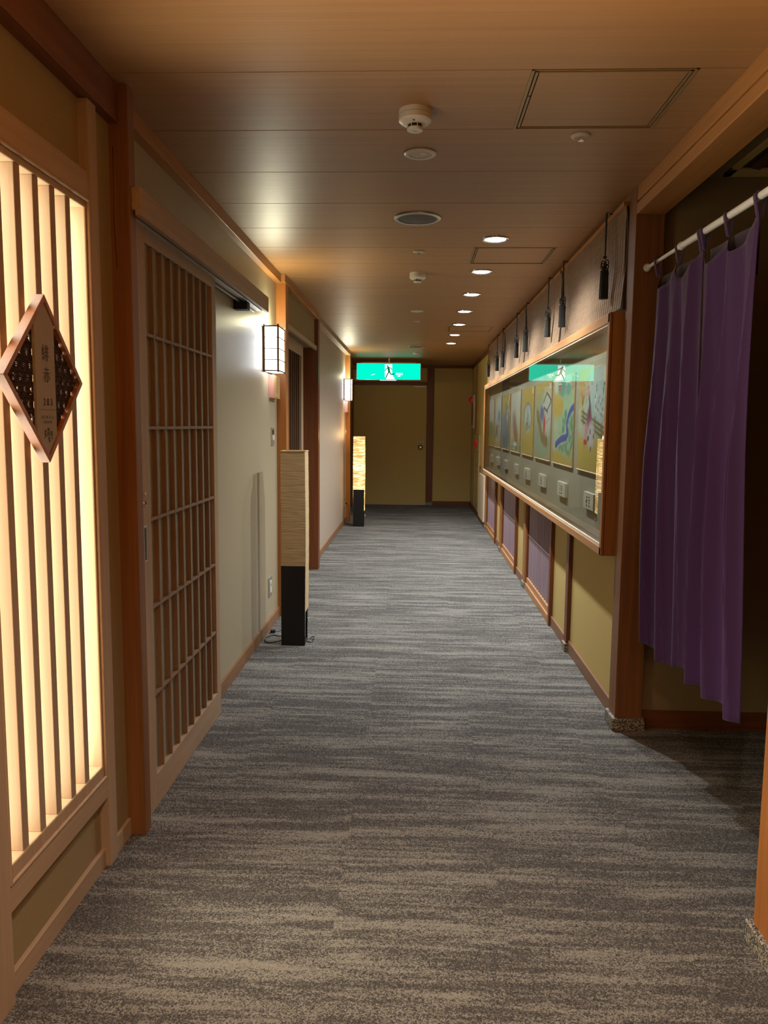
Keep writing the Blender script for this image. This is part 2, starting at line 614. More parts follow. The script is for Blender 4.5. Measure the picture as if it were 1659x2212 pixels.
# ---- left wall
wl = empty('wall_left', (-1.02, 0, 0), 'left wall of khaki plaster bays between wooden posts', 'wall', kind='structure')
box(-1.012, -1.2, -3.2, 1.68, 0, H).build('plaster_bay', M['wall_near'], wl)
box(-1.012, -1.06, 1.68, 2.44, 0, 0.30).build('plaster_bay', M['wall_near'], wl)
box(-1.012, -1.06, 1.68, 2.44, 2.14, H).build('plaster_bay', M['wall_near'], wl)
box(-0.999, -1.2, 2.40, 2.60, 0, H).build('plaster_bay', M['wall_near'], wl)
box(-1.028, -1.2, 2.56, 5.76, 0, H).build('plaster_bay', M['wall_left'], wl)
box(-1.00, -1.2, 5.76, 7.70, 2.19, H).build('plaster_bay', M['wall_near'], wl)
box(-1.12, -1.2, 5.76, 7.70, 0, 2.19).build('plaster_bay', M['wall_left'], wl)
box(-1.043, -1.2, 7.70, 11.62, 0, H).build('plaster_bay', M['wall_plum'], wl)
box(-1.15, -1.3, 11.62, 14.4, 0, H).build('plaster_bay', M['wall_gold'], wl)

wr = empty('wall_right', (1.01, 0, 0), 'right wall of gold khaki plaster bays under the display case', 'wall', kind='structure')
box(1.012, 1.16, -3.2, 1.97, 0, H).build('plaster_bay', M['wall_near'], wr)
box(1.012, 1.10, 3.77, 5.60, 0, 0.83).build('plaster_bay', M['wall_gold'], wr)
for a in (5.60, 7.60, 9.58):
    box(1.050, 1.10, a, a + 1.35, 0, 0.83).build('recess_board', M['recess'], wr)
for a, b in ((6.93, 7.60), (8.93, 9.58), (10.90, 14.4)):
    box(1.012, 1.10, a, b, 0, 0.83).build('plaster_bay', M['wall_gold'], wr)
box(1.000, 1.10, 3.77, 10.83, 0.83, H).build('case_backing', M['case_back'], wr)
box(1.000, 1.10, 10.83, 14.4, 0.83, H).build('plaster_bay', M['wall_gold'], wr)

wb = box(-1.3, 1.1, 14.2, 14.4, 0, H + .06).build('wall_back', M['wall_gold'])
tag(wb, 'gold khaki end wall of the corridor around the door', 'wall', kind='structure')
wf = box(-1.3, 1.2, -3.3, -3.1, 0, H + .06).build('wall_front', M['wall_near'])
tag(wf, 'plain olive wall closing the lobby behind the viewer', 'wall', kind='structure')
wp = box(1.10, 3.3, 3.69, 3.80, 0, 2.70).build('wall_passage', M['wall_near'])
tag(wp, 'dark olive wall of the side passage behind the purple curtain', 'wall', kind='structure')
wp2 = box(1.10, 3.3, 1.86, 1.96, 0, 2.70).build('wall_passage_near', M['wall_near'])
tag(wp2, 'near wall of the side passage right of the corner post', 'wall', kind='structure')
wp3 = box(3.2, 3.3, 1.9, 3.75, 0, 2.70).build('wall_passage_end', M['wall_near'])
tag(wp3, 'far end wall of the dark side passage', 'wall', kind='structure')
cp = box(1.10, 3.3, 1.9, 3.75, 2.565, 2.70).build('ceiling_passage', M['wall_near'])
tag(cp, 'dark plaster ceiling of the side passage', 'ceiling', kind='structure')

# ---- baseboards


def base(name, mb, mat, label):
    return tag(mb.build(name, mat, None, 0.0015), label, 'baseboard', kind='structure')


base('baseboard_left', box(-0.998, -1.012, -3.1, 2.40, 0, 0.062).box(-0.987, -0.999, 2.435, 2.572, 0, 0.062), M['pale_y'], 'pale wooden skirting under the lit lattice window')
base('baseboard_left_middle', box(-1.014, -1.028, 3.74, 5.74, 0, 0.076), M['skirt'], 'brown wooden skirting under the switch and sockets')
base('baseboard_left_far', box(-1.030, -1.043, 7.78, 11.60, 0, 0.076), M['skirt'], 'brown wooden skirting of the far left wall')
base('baseboard_right', box(0.998, 1.012, 3.77, 4.95, 0, 0.076).box(0.998, 1.012, 5.03, 5.60, 0, 0.076).box(0.998, 1.012, 7.05, 7.60, 0, 0.076).box(0.998, 1.012, 9.05, 9.58, 0, 0.076), M['skirt'], 'brown wooden skirting below the display case')
base('baseboard_right_far', box(0.985, 1.0, 11.02, 14.19, 0, 0.076), M['redbrown_y'], 'brown wooden skirting below the fire cabinets')
base('baseboard_back', box(0.31, 0.985, 14.186, 14.2, 0, 0.075), M['redbrown_x'], 'red brown skirting of the end wall right of the door')
base('baseboard_passage', box(1.10, 3.2, 3.676, 3.69, 0, 0.09), M['redbrown_x'], 'dark red brown skirting behind the purple curtain')

# ---- posts and rails (trim)
trim(box(-0.965, -1.02, -3.1, 2.572, 2.40, H), M['redbrown_y'], 'brown crown moulding above the lit lattice window')
trim(box(-0.985, -1.03, 2.628, 5.74, 2.46, H), M['orange_y'], 'brown crown moulding above the sliding door rail')
trim(box(-0.955, -1.03, 5.70, 7.66, 2.462, H), M['orange_y'], 'thicker crown moulding above the second room door')
trim(box(-0.975, -1.05, 7.66, 11.62, 2.462, H), M['pale_y'], 'pale crown moulding of the far left wall')
trim(box(-1.06, -1.16, 11.62, 14.19, 2.44, H), M['orange_y'], 'crown moulding tinted by the exit sign')
trim(box(-0.935, -1.02, 2.572, 2.628, 0, H), M['post_z'], 'big square orange-brown post beside the sliding door')
trim(box(-0.955, -1.03, 2.628, 2.656, 0, 2.12), M['pale_z'], 'pale door jamb against the big square post')
trim(box(-0.958, -1.03, 5.74, 5.855, 0, 2.462), M['orange_z'], 'bright orange post behind the first wall lantern')
trim(box(-0.962, -1.12, 7.66, 7.775, 0, 2.462), M['redbrown_z'], 'dark brown post at the far side of the second door')
trim(box(-0.985, -1.16, 11.60, 11.72, 0, 2.462), M['orange_z'], 'orange post behind the far wall lantern')
trim(box(-1.140, -1.20, 12.6, 14.2, 0, 2.20), M['redbrown_z'], 'dark wooden panel in the far left alcove')
trim(box(-0.975, -1.00, 5.855, 7.66, 2.165, 2.205), M['pale_y'], 'pale lintel lip above the second room door')
trim(box(0.972, 1.10, 3.65, 3.77, 0.055, H), M['post_z'], 'dark red brown corner post left of the purple curtain')
trim(box(0.972, 1.10, 1.975, 2.10, 0.055, H), M['orange_z'], 'orange lit corner post at the right edge')
trim(box(0.958, 1.113, 3.635, 3.785, 0, 0.062), M['stone'], 'speckled granite foot of the dark corner post', 0.004)
trim(box(0.955, 1.113, 1.955, 2.118, 0, 0.062), M['stone'], 'speckled granite foot of the orange corner post', 0.004)
trim(box(0.972, 1.10, 2.10, 3.65, 2.398, 2.445), M['orange_y'], 'wooden lintel beam above the purple curtain')
trim(box(0.984, 1.10, 2.10, 3.65, 2.445, 2.55), M['orange_y'], 'recessed board above the curtain lintel', 0)
trim(box(0.974, 1.03, -3.1, 10.83, 2.457, H), M['orange_y'], 'brown crown moulding along the right side')
trim(box(0.985, 1.03, 10.83, 14.2, 2.457, H), M['redbrown_y'], 'dark crown moulding beyond the bamboo blinds')
trim(box(0.190, 0.308, 14.165, 14.2, 0.055, 2.47), M['redbrown_z'], 'red brown upright right of the end door')
trim(box(0.186, 0.314, 14.155, 14.2, 0, 0.055), M['stone'], 'small stone foot beside the end door', 0.002)
trim(box(-1.14, 0.190, 14.170, 14.2, 2.165, 2.222), M['redbrown_x'], 'red brown lintel over the end door')
trim(box(-1.14, 0.985, 14.170, 14.2, 2.47, H), M['redbrown_x'], 'red brown crown rail of the end wall')
for (a, b), nm in zip(((4.95, 5.03), (6.93, 7.05), (8.93, 9.05), (10.90, 11.02)), ('nearest slim post below the display case', 'second slim post below the case, beside the widest slatted window', 'third slim post below the case', 'farthest slim post below the case')):
    trim(box(0.986, 1.03, a, b, 0.055, 0.83), M['case_z'] if a > 5 else M['redbrown_z'], nm)
    trim(box(0.975, 1.03, a - .008, b + .008, 0, 0.055), M['stone'], 'granite foot of the ' + nm.replace('below', 'under'), 0.002)
trim(box(0.990, 1.0, 13.10, 13.14, 1.33, 2.457), M['redbrown_z'], 'thin dark batten above the fire cabinets')
trim(box(0.975, 1.0, 10.86, 10.92, 0.83, 2.457), M['wall_gold'], 'khaki edge strip at the far end of the display case')
# raised crack line on the big post
trim(MB().tube([(-0.985, 2.5718, 2.33), (-0.988, 2.5716, 2.1), (-0.982, 2.5718, 1.95)], 0.0012, 5), M['dark'], 'dark drying crack in the big square post', 0)

# ================================================================== window_1 : lit lattice
wi = empty('window_1', (-1.0, 2.08, 0.25), 'backlit wooden lattice window glowing warm yellow at left', 'window', kind='structure')
box(-0.982, -1.06, 2.372, 2.435, 0, 2.40).build('upright', M['pale_z'], wi, 0.002)
box(-0.982, -1.06, 1.640, 1.762, 0, 2.40).build('upright', M['pale_z'], wi, 0.002)
box(-0.986, -1.06, 1.762, 2.372, 2.112, 2.190).build('top_rail', M['pale_y'], wi, 0.003)
box(-0.984, -1.06, 1.762, 2.372, 0.238, 0.305).build('bottom_rail', M['pale_y'], wi, 0.003)
# rounded inner moulding
fr = MB()
fr.box(-0.990, -1.09, 1.762, 1.785, 0.305, 2.112)
fr.box(-0.990, -1.09, 2.352, 2.372, 0.305, 2.112)
fr.box(-0.990, -1.09, 1.785, 2.352, 2.082, 2.112)
fr.box(-0.990, -1.09, 1.785, 2.352, 0.305, 0.352)
fr.build('inner_frame', M['pale_z'], wi, 0.004)
mo = MB()
mo.tube([(-0.986, 2.366, 0.31), (-0.986, 2.366, 2.106)], 0.006, 10)
mo.tube([(-0.986, 1.768, 0.31), (-0.986, 1.768, 2.106)], 0.006, 10)
mo.tube([(-0.986, 1.768, 2.106), (-0.986, 2.366, 2.106)], 0.006, 10)
mo.tube([(-0.986, 1.768, 0.312), (-0.986, 2.366, 0.312)], 0.006, 10)
mo.build('moulding', M['pale_z'], wi, 0, True)
for k in range(5):
    yc = 2.2445 - 0.0945 * k
    if yc - .016 < 1.785:
        continue
    box(-0.994, -1.075, yc - 0.0155, yc + 0.0155, 0.352, 2.082).build('slat', M['slat'], wi, 0.0015)
box(-1.10, -1.11, 1.74, 2.395, 0.29, 2.13).build('light_panel', M['backlight'], wi)
box(-1.06, -1.12, 2.372, 2.40, 0.25, 2.19).box(-1.06, -1.12, 1.68, 1.762, 0.25, 2.19).box(-1.06, -1.12, 1.68, 2.40, 2.112, 2.19).box(-1.06, -1.12, 1.68, 2.40, .238, .305).box(-1.11, -1.12, 1.7, 2.4, .25, 2.19).build('light_box', M['pale_y'], wi)

# ================================================================== door_1 : sliding lattice door
d1 = empty('door_1', (-0.98, 3.2, 0), 'pale wooden sliding lattice door beside the big post', 'door', kind='structure')
XF, XB = -0.960, -0.979
box(XF, XB - .016, 2.657, 2.775, 0.004, 2.145).build('left_stile', M['pale_z'], d1, 0.002)
box(XF, XB - .016, 3.672, 3.745, 0.004, 2.145).build('right_stile', M['pale_z'], d1, 0.002)
box(XF, XB - .016, 2.775, 3.672, 2.080, 2.145).build('top_rail', M['pale_y'], d1, 0.002)
box(XF, XB - .016, 2.775, 3.672, 0.004, 0.130).build('bottom_rail', M['pale_y'], d1, 0.002)
box(-0.979, -0.995, 2.775, 3.672, 0.13, 2.08).build('board', M['shoji_board'], d1)
for k in range(8):
    yc = 2.862 + 0.1025 * k
    box(XF - .001, XB, yc - 0.005, yc + 0.005, 0.13, 2.08).build('vertical_bar', M['bar_brown'], d1, 0.001)
for zc in (1.762, 1.431, 1.098, 0.771, 0.437):
    box(XF - .0015, XB, 2.775, 3.672, zc - 0.006, zc + 0.006).build('cross_bar', M['bar_brown'], d1, 0.001)
hp = box(-0.9575, XF, 2.690, 2.722, 0.955, 1.085).build('pull_plate', M['alu'], d1, 0.001)
box(-0.9568, -0.959, 2.697, 2.715, 0.962, 1.078).build('pull_recess', M['black'], hp)
lk = MB().lathe(0, 2.706, [(0.0, -0.954), (0.010, -0.954), (0.012, -0.960)], 20, 'x', 1.165).build('lock', M['alu'], d1, 0, True)
MB().lathe(0, 2.706, [(0.0, -0.9525), (0.0065, -0.9525), (0.0065, -0.956)], 16, 'x', 1.167).build('keyhole', M['black'], lk)
box(-0.953, -0.96, 2.700, 2.712, 1.195, 1.205).build('indicator', M['white'], d1)

t = empty('door_track', (-0.97, 3.7, 2.12), 'long pale wooden sliding door track cover high on the left wall', 'door track')
box(-0.905, -1.028, 2.592, 4.800, 2.140, 2.212).build('track_cover', M['pale_y'], t, 0.003)
box(-0.9055, -0.925, 2.592, 4.800, 2.122, 2.141).build('cover_lip', M['pale_y'], t, 0.001)
box(-0.945, -0.975, 2.66, 4.79, 2.128, 2.14).box(-0.99, -1.0, 2.66, 4.79, 2.122, 2.14).build('rail', M['alu'], t, 0.001)
box(-0.950, -1.028, 4.40, 4.47, 2.085, 2.14).build('end_stop', M['blackmat'], t, 0.002)

# ================================================================== door_2 lattice in the recess
d2 = empty('door_2', (-1.09, 6.6, 0), 'dark lattice sliding door in the recess behind the unlit floor lamp', 'door', kind='structure')
box(-1.075, -1.11, 7.30, 7.42, 0, 2.19).build('right_stile', M['pale_z'], d2, 0.002)
box(-1.075, -1.11, 5.86, 5.95, 0, 2.19).build('left_stile', M['pale_z'], d2, 0.002)
box(-1.075, -1.11, 5.95, 7.30, 2.08, 2.19).build('top_rail', M['pale_y'], d2, 0.002)
box(-1.075, -1.11, 5.95, 7.30, 0, 0.13).build('bottom_rail', M['pale_y'], d2, 0.002)
box(-1.108, -1.115, 5.95, 7.30, 0.13, 2.08).build('board', M['dark'], d2)
for k in range(11):
    yc = 6.06 + 0.113 * k
    box(-1.078, -1.100, yc - 0.005, yc + 0.005, 0.13, 2.08).build('vertical_bar', M['latt2'], d2, 0.001)

# ================================================================== door_3 end door
d3 = empty('door_3', (-0.48, 14.19, 0), 'plain khaki flush door at the corridor end', 'door', kind='structure')
box(-1.135, 0.185, 14.180, 14.2, 0.012, 2.163).build('leaf', M['wall_gold'], d3, 0.002)
box(-1.135, 0.185, 14.176, 14.2, 0.0, 0.012).build('threshold', M['alu'], d3)
hb = box(0.030, 0.135, 14.170, 14.18, 1.105, 1.150).build('lock_plate', M['white'], d3, 0.002)
box(0.045, 0.068, 14.167, 14.171, 1.115, 1.138).build('keyhole', M['black'], hb)
box(0.093, 0.116, 14.167, 14.171, 1.115, 1.138).build('keyhole', M['black'], hb)
kb = MB().lathe(0.082, 0, [(0.0, 14.13), (0.020, 14.13), (0.043, 14.15), (0.046, 14.17), (0.03, 14.18)], 24, 'y', 1.055).build('ring_pull', M['chrome'], d3, 0, True)
box(-0.05, 0.16, 14.165, 14.18, 2.135, 2.150).build('door_closer', M['alu'], d3)

# ================================================================== low windows on the right
for n, (a, b, lab) in enumerate(((5.60, 6.93, 'nearest and largest low window of lilac glazed slats'), (7.60, 8.93, 'middle low window of lilac glazed slats'), (9.58, 10.90, 'farthest low window of lilac glazed slats'))):
    wn = empty('window_%d' % (n + 2), (1.02, (a + b) / 2, 0), lab + ' below the display case', 'window', kind='structure')
    box(0.984, 1.05, a, a + 0.055, 0.0, 0.83).build('jamb', M['redbrown_z'], wn, 0.001)
    box(1.000, 1.05, b - 0.04, b, 0.0, 0.83).build('jamb', M['redbrown_z'], wn, 0.001)
    box(0.990, 1.05, a + .055, b - .04, 0.0, 0.058).build('sill', M['case_y'], wn, 0.002)
    box(1.002, 1.05, a + .055, b - .04, 0.058, 0.108).build('sill_step', M['case_y'], wn, 0.002)
    ns = 13
    for k in range(ns):
        yc = a + 0.055 + (k + 0.5) * (b - a - 0.095) / ns
        # pointed-section slat
        hw, x0 = 0.036, 1.010
        MB().prism([(x0 + 0.020, yc - hw), (x0, yc), (x0 + 0.020, yc + hw), (x0 + 0.026, yc + hw), (x0 + 0.026, yc - hw)], 'z', 0.108, 0.83).build('slat', M['lilac'], wn)
    MB().tube([(1.006, a + .06, 0.492), (1.006, b - .04, 0.492)], 0.0016, 6).build('tie_cord', M['alu'], wn)

# ================================================================== display case
dc = empty('display_case', (0.96, 7.3, 0.83), 'long glazed wooden display case on the right wall holding eight painted panels', 'display case')
Y0, Y1, Z0, Z1 = 3.83, 10.76, 0.818, 1.995
box(0.926, 0.999, Y0, Y0 + 0.025, Z0, Z1).build('near_side', M['case_z'], dc, 0.0015)
box(0.926, 0.999, Y1 - 0.025, Y1, Z0, Z1).build('far_side', M['case_z'], dc, 0.0015)
box(0.916, 0.999, Y0 + 0.004, Y1, 1.948, Z1 - .001).build('top_rail', M['case_y'], dc, 0.0015)
box(0.916, 0.999, Y0 + 0.004, Y1, Z0 + .001, 0.858).build('bottom_rail', M['case_y'], dc, 0.0015)
box(0.916, 0.931, Y0, Y0 + 0.034, Z0, Z1).build('near_stile', M['case_z'], dc, 0.001)
box(0.916, 0.931, Y1 - 0.05, Y1, Z0, Z1).build('far_stile', M['case_z'], dc, 0.001)
box(0.919, 0.930, Y0 + .034, Y1 - .05, 0.858, 0.872).build('glazing_bead', M['cream_wood'], dc)
box(0.921, 0.930, Y0 + .034, Y1 - .05, 1.938, 1.948).build('glazing_bead', M['cream_wood'], dc)
dk = MB()
for i in range(7):
    dk.box(0.932 + i * .0096, 0.940 + i * .0096, Y0 + .03, Y1 - .03, 0.858, 0.893)
dk.build('deck', M['deck'], dc)
seams = (Y0 + .034, 5.77, 8.20, Y1 - .05)
for a, b in zip(seams[:-1], seams[1:]):
    box(0.9235, 0.9275, a + .001, b - .001, 0.868, 1.943).build('pane', M['glass'], dc)

# ---- paintings
GW, GH = 64, 110
uu, vv = np.meshgrid((np.arange(GW) + .5) / GW, (np.arange(GH) + .5) / GH)


def seg_d(x0, y0, x1, y1, asp=0.83):
    dx, dy = (x1 - x0) / asp * asp, (y1 - y0)
    px, py = (uu - x0), (vv - y0) * asp
    ex, ey = (x1 - x0), (y1 - y0) * asp
    t = np.clip((px * ex + py * ey) / (ex * ex + ey * ey + 1e-9), 0, 1)
    return np.hypot(px - t * ex, py - t * ey)


def poly_d(pts):
    return np.min([seg_d(*a, *b) for a, b in zip(pts[:-1], pts[1:])], axis=0)


def blob(cx, cy, rx, ry):
    return ((uu - cx) / rx) ** 2 + ((vv - cy) / ry) ** 2


def soft(mask_val, edge):
    return 1 / (1 + np.exp(np.clip((mask_val - 1) / edge, -30, 30)))


def lay(img, a, col):
    a = np.clip(a, 0, 1)[..., None]
    return img * (1 - a) + np.array(col) * a


GOLD = (0.46, 0.33, 0.07)
MIST = (0.42, 0.50, 0.42)
GREEN = (0.16, 0.34, 0.20)
BLUE = (0.05, 0.09, 0.30)
INK = (0.05, 0.06, 0.05)
WHITE = (0.62, 0.62, 0.52)


def dots(img, rng, region, n, r, col):
    pts = rng.random((n, 2))
    for x, y in pts:
        if region(x, y):
            img = lay(img, soft(blob(x, y, r, r * 1.3), 0.3), col)
    return img


def paint(k):
    rng = np.random.default_rng(k + 3)
    im = np.ones((GH, GW, 3)) * np.array(GOLD)
    if k == 0:
        im = lay(im, soft(blob(0.70, 0.30, 0.42, 0.34), .25) * .95, (0.40, 0.50, 0.47))
        im = lay(im, soft(blob(0.2, 0.52, 0.3, 0.16), .3) * .7, (0.40, 0.50, 0.45))
        im = dots(im, rng, lambda x, y: (x - .25) ** 2 / .06 + (y - .2) ** 2 / .02 < 1, 260, .018, (0.42, 0.22, 0.18))
        im = dots(im, rng, lambda x, y: x > .6 and .18 < y < .6, 220, .013, (0.10, 0.08, 0.08))
        im = dots(im, rng, lambda x, y: x > .6 and .18 < y < .6, 200, .015, WHITE)
        for o in (0, .045, .09):
            im = lay(im, soft(seg_d(0.12, .42 + o, 1.0, .60 + o) / .012, .2), (0.16, 0.14, 0.04))
        for x in (.2, .42, .64, .86):
            y = .42 + (x - .12) * .205
            im = lay(im, soft(seg_d(x, y - .03, x, y + .11) / .012, .2), (0.16, 0.14, 0.04))
        im = lay(im, soft(blob(.42, .50, .09, .13), .2), (0.26, 0.07, 0.12))
        im = lay(im, soft(blob(.50, .66, .13, .13), .2), (0.50, 0.44, 0.42))
        im = lay(im, soft(blob(.32, .63, .06, .10), .2), (0.50, 0.26, 0.28))
        im = dots(im, rng, lambda x, y: (x - .5) ** 2 / .012 + (y - .68) ** 2 / .014 < 1, 240, .02, INK)
        im = lay(im, soft(blob(.30, .73, .07, .03), .2), (0.45, 0.04, 0.04))
        im = lay(im, soft(poly_d([(.40, .30), (.44, .38), (.42, .46)]) / .022, .2), INK)
        im = lay(im, soft(poly_d([(.12, .26), (.15, .36), (.2, .27)]) / .01, .2), INK)
    elif k == 1:
        im = lay(im, soft(blob(0.62, 0.50, 0.52, 0.46), .2), (0.30, 0.43, 0.27))
        im = lay(im, soft(blob(0.30, 0.05, 0.6, 0.12), .3) * .8, (0.5, 0.58, 0.48))
        im = lay(im, soft(blob(0.40, 0.12, 0.2, 0.12), .25), (0.10, 0.27, 0.19))
        im = lay(im, soft(blob(0.72, 0.16, 0.12, 0.07), .25), (0.12, 0.30, 0.22))
        im = lay(im, soft(blob(0.20, 0.34, 0.30, 0.13), .15), (0.47, 0.32, 0.06))
        im = lay(im, soft(blob(0.08, 0.68, 0.2, 0.2), .3) * .7, (0.42, 0.50, 0.36))
        im = dots(im, rng, lambda x, y: y > .38 and x > .35 and (x + (y - .4)) > .55 and y < .88, 420, .022, (0.09, 0.24, 0.13))
        im = lay(im, soft(blob(0.15, 0.98, 0.6, 0.10), .25), (0.47, 0.33, 0.06))
        riv = poly_d([(1.0, .36), (.86, .40), (.76, .46), (.70, .54), (.71, .60), (.76, .65), (.68, .70), (.45, .72), (.28, .76), (.16, .80)])
        im = lay(im, soft(riv / .05, .1), (0.45, 0.52, 0.40))
        im = lay(im, soft(riv / .036, .1), BLUE)
        im = lay(im, soft(blob(0.29, 0.09, 0.09, 0.022), .1), (0.55, 0.50, 0.40))
        im = lay(im, soft(blob(0.29, 0.10, 0.08, 0.012), .1), (0.50, 0.06, 0.04))
        im = lay(im, soft(blob(0.29, 0.145, 0.07, 0.015), .1), (0.50, 0.10, 0.06))
    elif k == 2:
        im = lay(im, soft(blob(0.45, 0.62, 0.7, 0.48), .2), (0.27, 0.34, 0.22))
        im = lay(im, soft(blob(0.75, 0.4, 0.3, 0.3), .3) * .8, (0.52, 0.52, 0.46))
        im = lay(im, soft(poly_d([(.12, .40), (.45, .72), (.78, .78)]) / .06, .1), (0.22, 0.15, 0.06))
        for a, b in (((.45, .3), (.72, .14)), ((.72, .14), (1.0, .25)), ((1.0, .25), (.75, .38)), ((.75, .38), (.45, .3))):
            im = lay(im, soft(seg_d(*a, *b) / .012, .2), INK)
        im = lay(im, soft(blob(.43, .40, .14, .11), .2), (0.10, 0.12, 0.26))
        im = lay(im, soft(blob(.60, .56, .07, .13), .2), (0.52, 0.04, 0.04))
        im = lay(im, soft(blob(.50, .30, .05, .04), .2), (0.5, 0.45, 0.35))
        im = dots(im, rng, lambda x, y: x > .7 and .35 < y < .7, 90, .015, INK)
    elif k == 3:
        im = lay(im, soft(blob(.50, .44, .36, .22), .08), (0.10, 0.14, 0.25))
        im = lay(im, soft(blob(.50, .46, .31, .21), .08), (0.45, 0.50, 0.42))
        im = lay(im, soft(blob(.50, .60, .26, .10), .3), (0.40, 0.42, 0.30))
        im = dots(im, rng, lambda x, y: abs(x - .5) < (y - .32) * .8 and .34 < y < .64, 260, .018, (0.08, 0.12, 0.06))
        im = lay(im, soft(seg_d(.5, .28, .5, .62) / .015, .2), INK)
    elif k == 4:
        im = lay(im, soft(blob(.5, .3, .8, .5), .3), (0.50, 0.50, 0.42))
        im = lay(im, soft(blob(.45, .92, .7, .12), .3), (0.26, 0.34, 0.20))
        im = lay(im, soft(poly_d([(.38, .55), (.62, .78)]) / .16, .2), (0.30, 0.13, 0.06))
        for _ in range(9):
            x, y = rng.random() * .5 + .2, rng.random() * .25 + .2
            im = lay(im, soft(seg_d(x, y, x + rng.normal() * .1, y + .2) / .012, .3), (0.28, 0.24, 0.22))
        im = lay(im, soft(blob(.5, .88, .18, .04), .2), WHITE)
    elif k == 5:
        im = lay(im, soft(blob(.4, .8, .7, .22), .3), (0.12, 0.18, 0.22))
        im = lay(im, soft(blob(.2, .55, .4, .2), .3), (0.20, 0.26, 0.30))
        im = dots(im, rng, lambda x, y: x > .4 and .15 < y < .6, 130, .035, (0.12, 0.16, 0.20))
        im = dots(im, rng, lambda x, y: x > .5 and .15 < y < .5, 50, .03, WHITE)
    elif k == 6:
        im = lay(im, soft(blob(.6, .4, .6, .5), .3), (0.50, 0.52, 0.46))
        im = lay(im, soft(blob(.65, .38, .25, .12), .3), (0.12, 0.20, 0.36))
        im = lay(im, soft(blob(.25, .68, .2, .12), .3), (0.16, 0.08, 0.10))
        im = dots(im, rng, lambda x, y: y > .55, 60, .04, (0.15, 0.18, 0.16))
    else:
        im = lay(im, soft(blob(.5, .25, .8, .4), .3), (0.52, 0.54, 0.46))
        im = lay(im, soft(blob(.5, .65, .5, .18), .3), (0.18, 0.28, 0.14))
    # caption slip in the upper right corner
    im = lay(im, ((uu > .86) & (uu < .97) & (vv > .03) & (vv < (.17 if k in (0, 1) else .10))).astype(float) * .9, (0.60, 0.56, 0.46) if k != 1 else (0.34, 0.26, 0.20))
    return im


names = ['painted panel of a kimono figure by a fence, blossoms above, nearest the corner post',
         'painted panel of a blue river winding through green hills',
         'painted panel with a small figure in blue and red under a diamond roof outline',
         'painted gold panel with a blue-edged white arch over a tree',
         'painted panel with a reddish brown triangle on pale mist',
         'painted panel of dark blue blossoms over a dark blue hill',
         'painted panel with a blue patch on white mist, second from the far end',
         'narrow-looking pale painted panel with a green hill, farthest in the case']
for k in range(8):
    ya = 4.15 + .850 * k if k else 4.15
    ya, yb = [(4.13, 4.845), (4.985, 5.71), (5.825, 6.55), (6.69, 7.38), (7.525, 8.245), (8.38, 9.06), (9.22, 9.88), (10.06, 10.70)][k]
    t = empty('painted_panel', (0.995, (ya + yb) / 2, 1.19), names[k], 'painting', 'painted panels in the display case')
    box(0.9925, 0.9995, ya, yb, 1.19, 1.792).build('board', M['tan'], t, 0.001)
    im = paint(k)
    me = bpy.data.meshes.new('picture')
    vs, fs = [], []
    for j in range(GH + 1):
        for i in range(GW + 1):
            # u=0 is the far (left) edge
            vs.append((-0.0032, (yb - .004 - (yb - ya - .008) * i / GW) - t.location.y, (1.788 - .586 * j / GH) - t.location.z))
    for j in range(GH):
        for i in range(GW):
            a = j * (GW + 1) + i
            fs.append((a, a + GW + 1, a + GW + 2, a + 1))
    me.from_pydata(vs, [], fs)
    ca = me.color_attributes.new('paint', 'FLOAT_COLOR', 'CORNER')
    cols = np.ones((GH * GW, 4, 4), dtype=np.float32)
    cols[:, :, :3] = im.reshape(-1, 1, 3)
    ca.data.foreach_set('color', cols.ravel())
    me.materials.append(M['painted'])
    o = bpy.data.objects.new('picture', me)
    C.objects.link(o)
    o.parent = t
    MB().tube([(0.990, ya, 1.192), (0.990, yb, 1.192)], 0.0045, 8).build('lower_rod', M['cream_wood'], t, 0, True)
pl = [(4.31, 4.565, '二六'), (5.135, 5.41, '一六'), (5.97, 6.25, '二三'), (6.80, 7.09, '三四'), (7.57, 7.82, '四五'), (8.45, 8.73, '五六'), (9.265, 9.58, '六七'), (10.07, 10.38, '七八')]
desc = ['nearest the corner post, partly behind the lamp reflection', 'under the river painting', 'under the figure with the diamond roof', 'under the gold panel with the arch', 'under the brown triangle painting', 'under the dark blue blossom painting', 'second from the far end', 'farthest from the viewer']
for k, (a, b, tx) in enumerate(pl):
    t = empty('caption_plate', (0.99, (a + b) / 2, 0.99), 'small cream caption plate in the case, ' + desc[k], 'caption plate', 'caption plates in the display case')
    box(0.980, 0.9995, a, b, 0.985, 1.078).build('plate', M['plaque'], t, 0.001)
    mk = MB()
    rr = random.Random(k)
    for c in range(2 if k < 4 else 3):
        yy = (a + b) / 2 + (c - (0.5 if k < 4 else 1)) * .06
        for q in range(4):
            z = 1.055 - q * .016
            mk.stroke([(yy + rr.uniform(-.015, .0), z), (yy + rr.uniform(.0, .02), z - rr.uniform(-.004, .012))], 0.005, 'x', 0.9785, 0.9802)
    mk.build('brush_marks', M['ink'], t)['kind'] = 'stuff'

# ================================================================== bamboo blinds and tassels


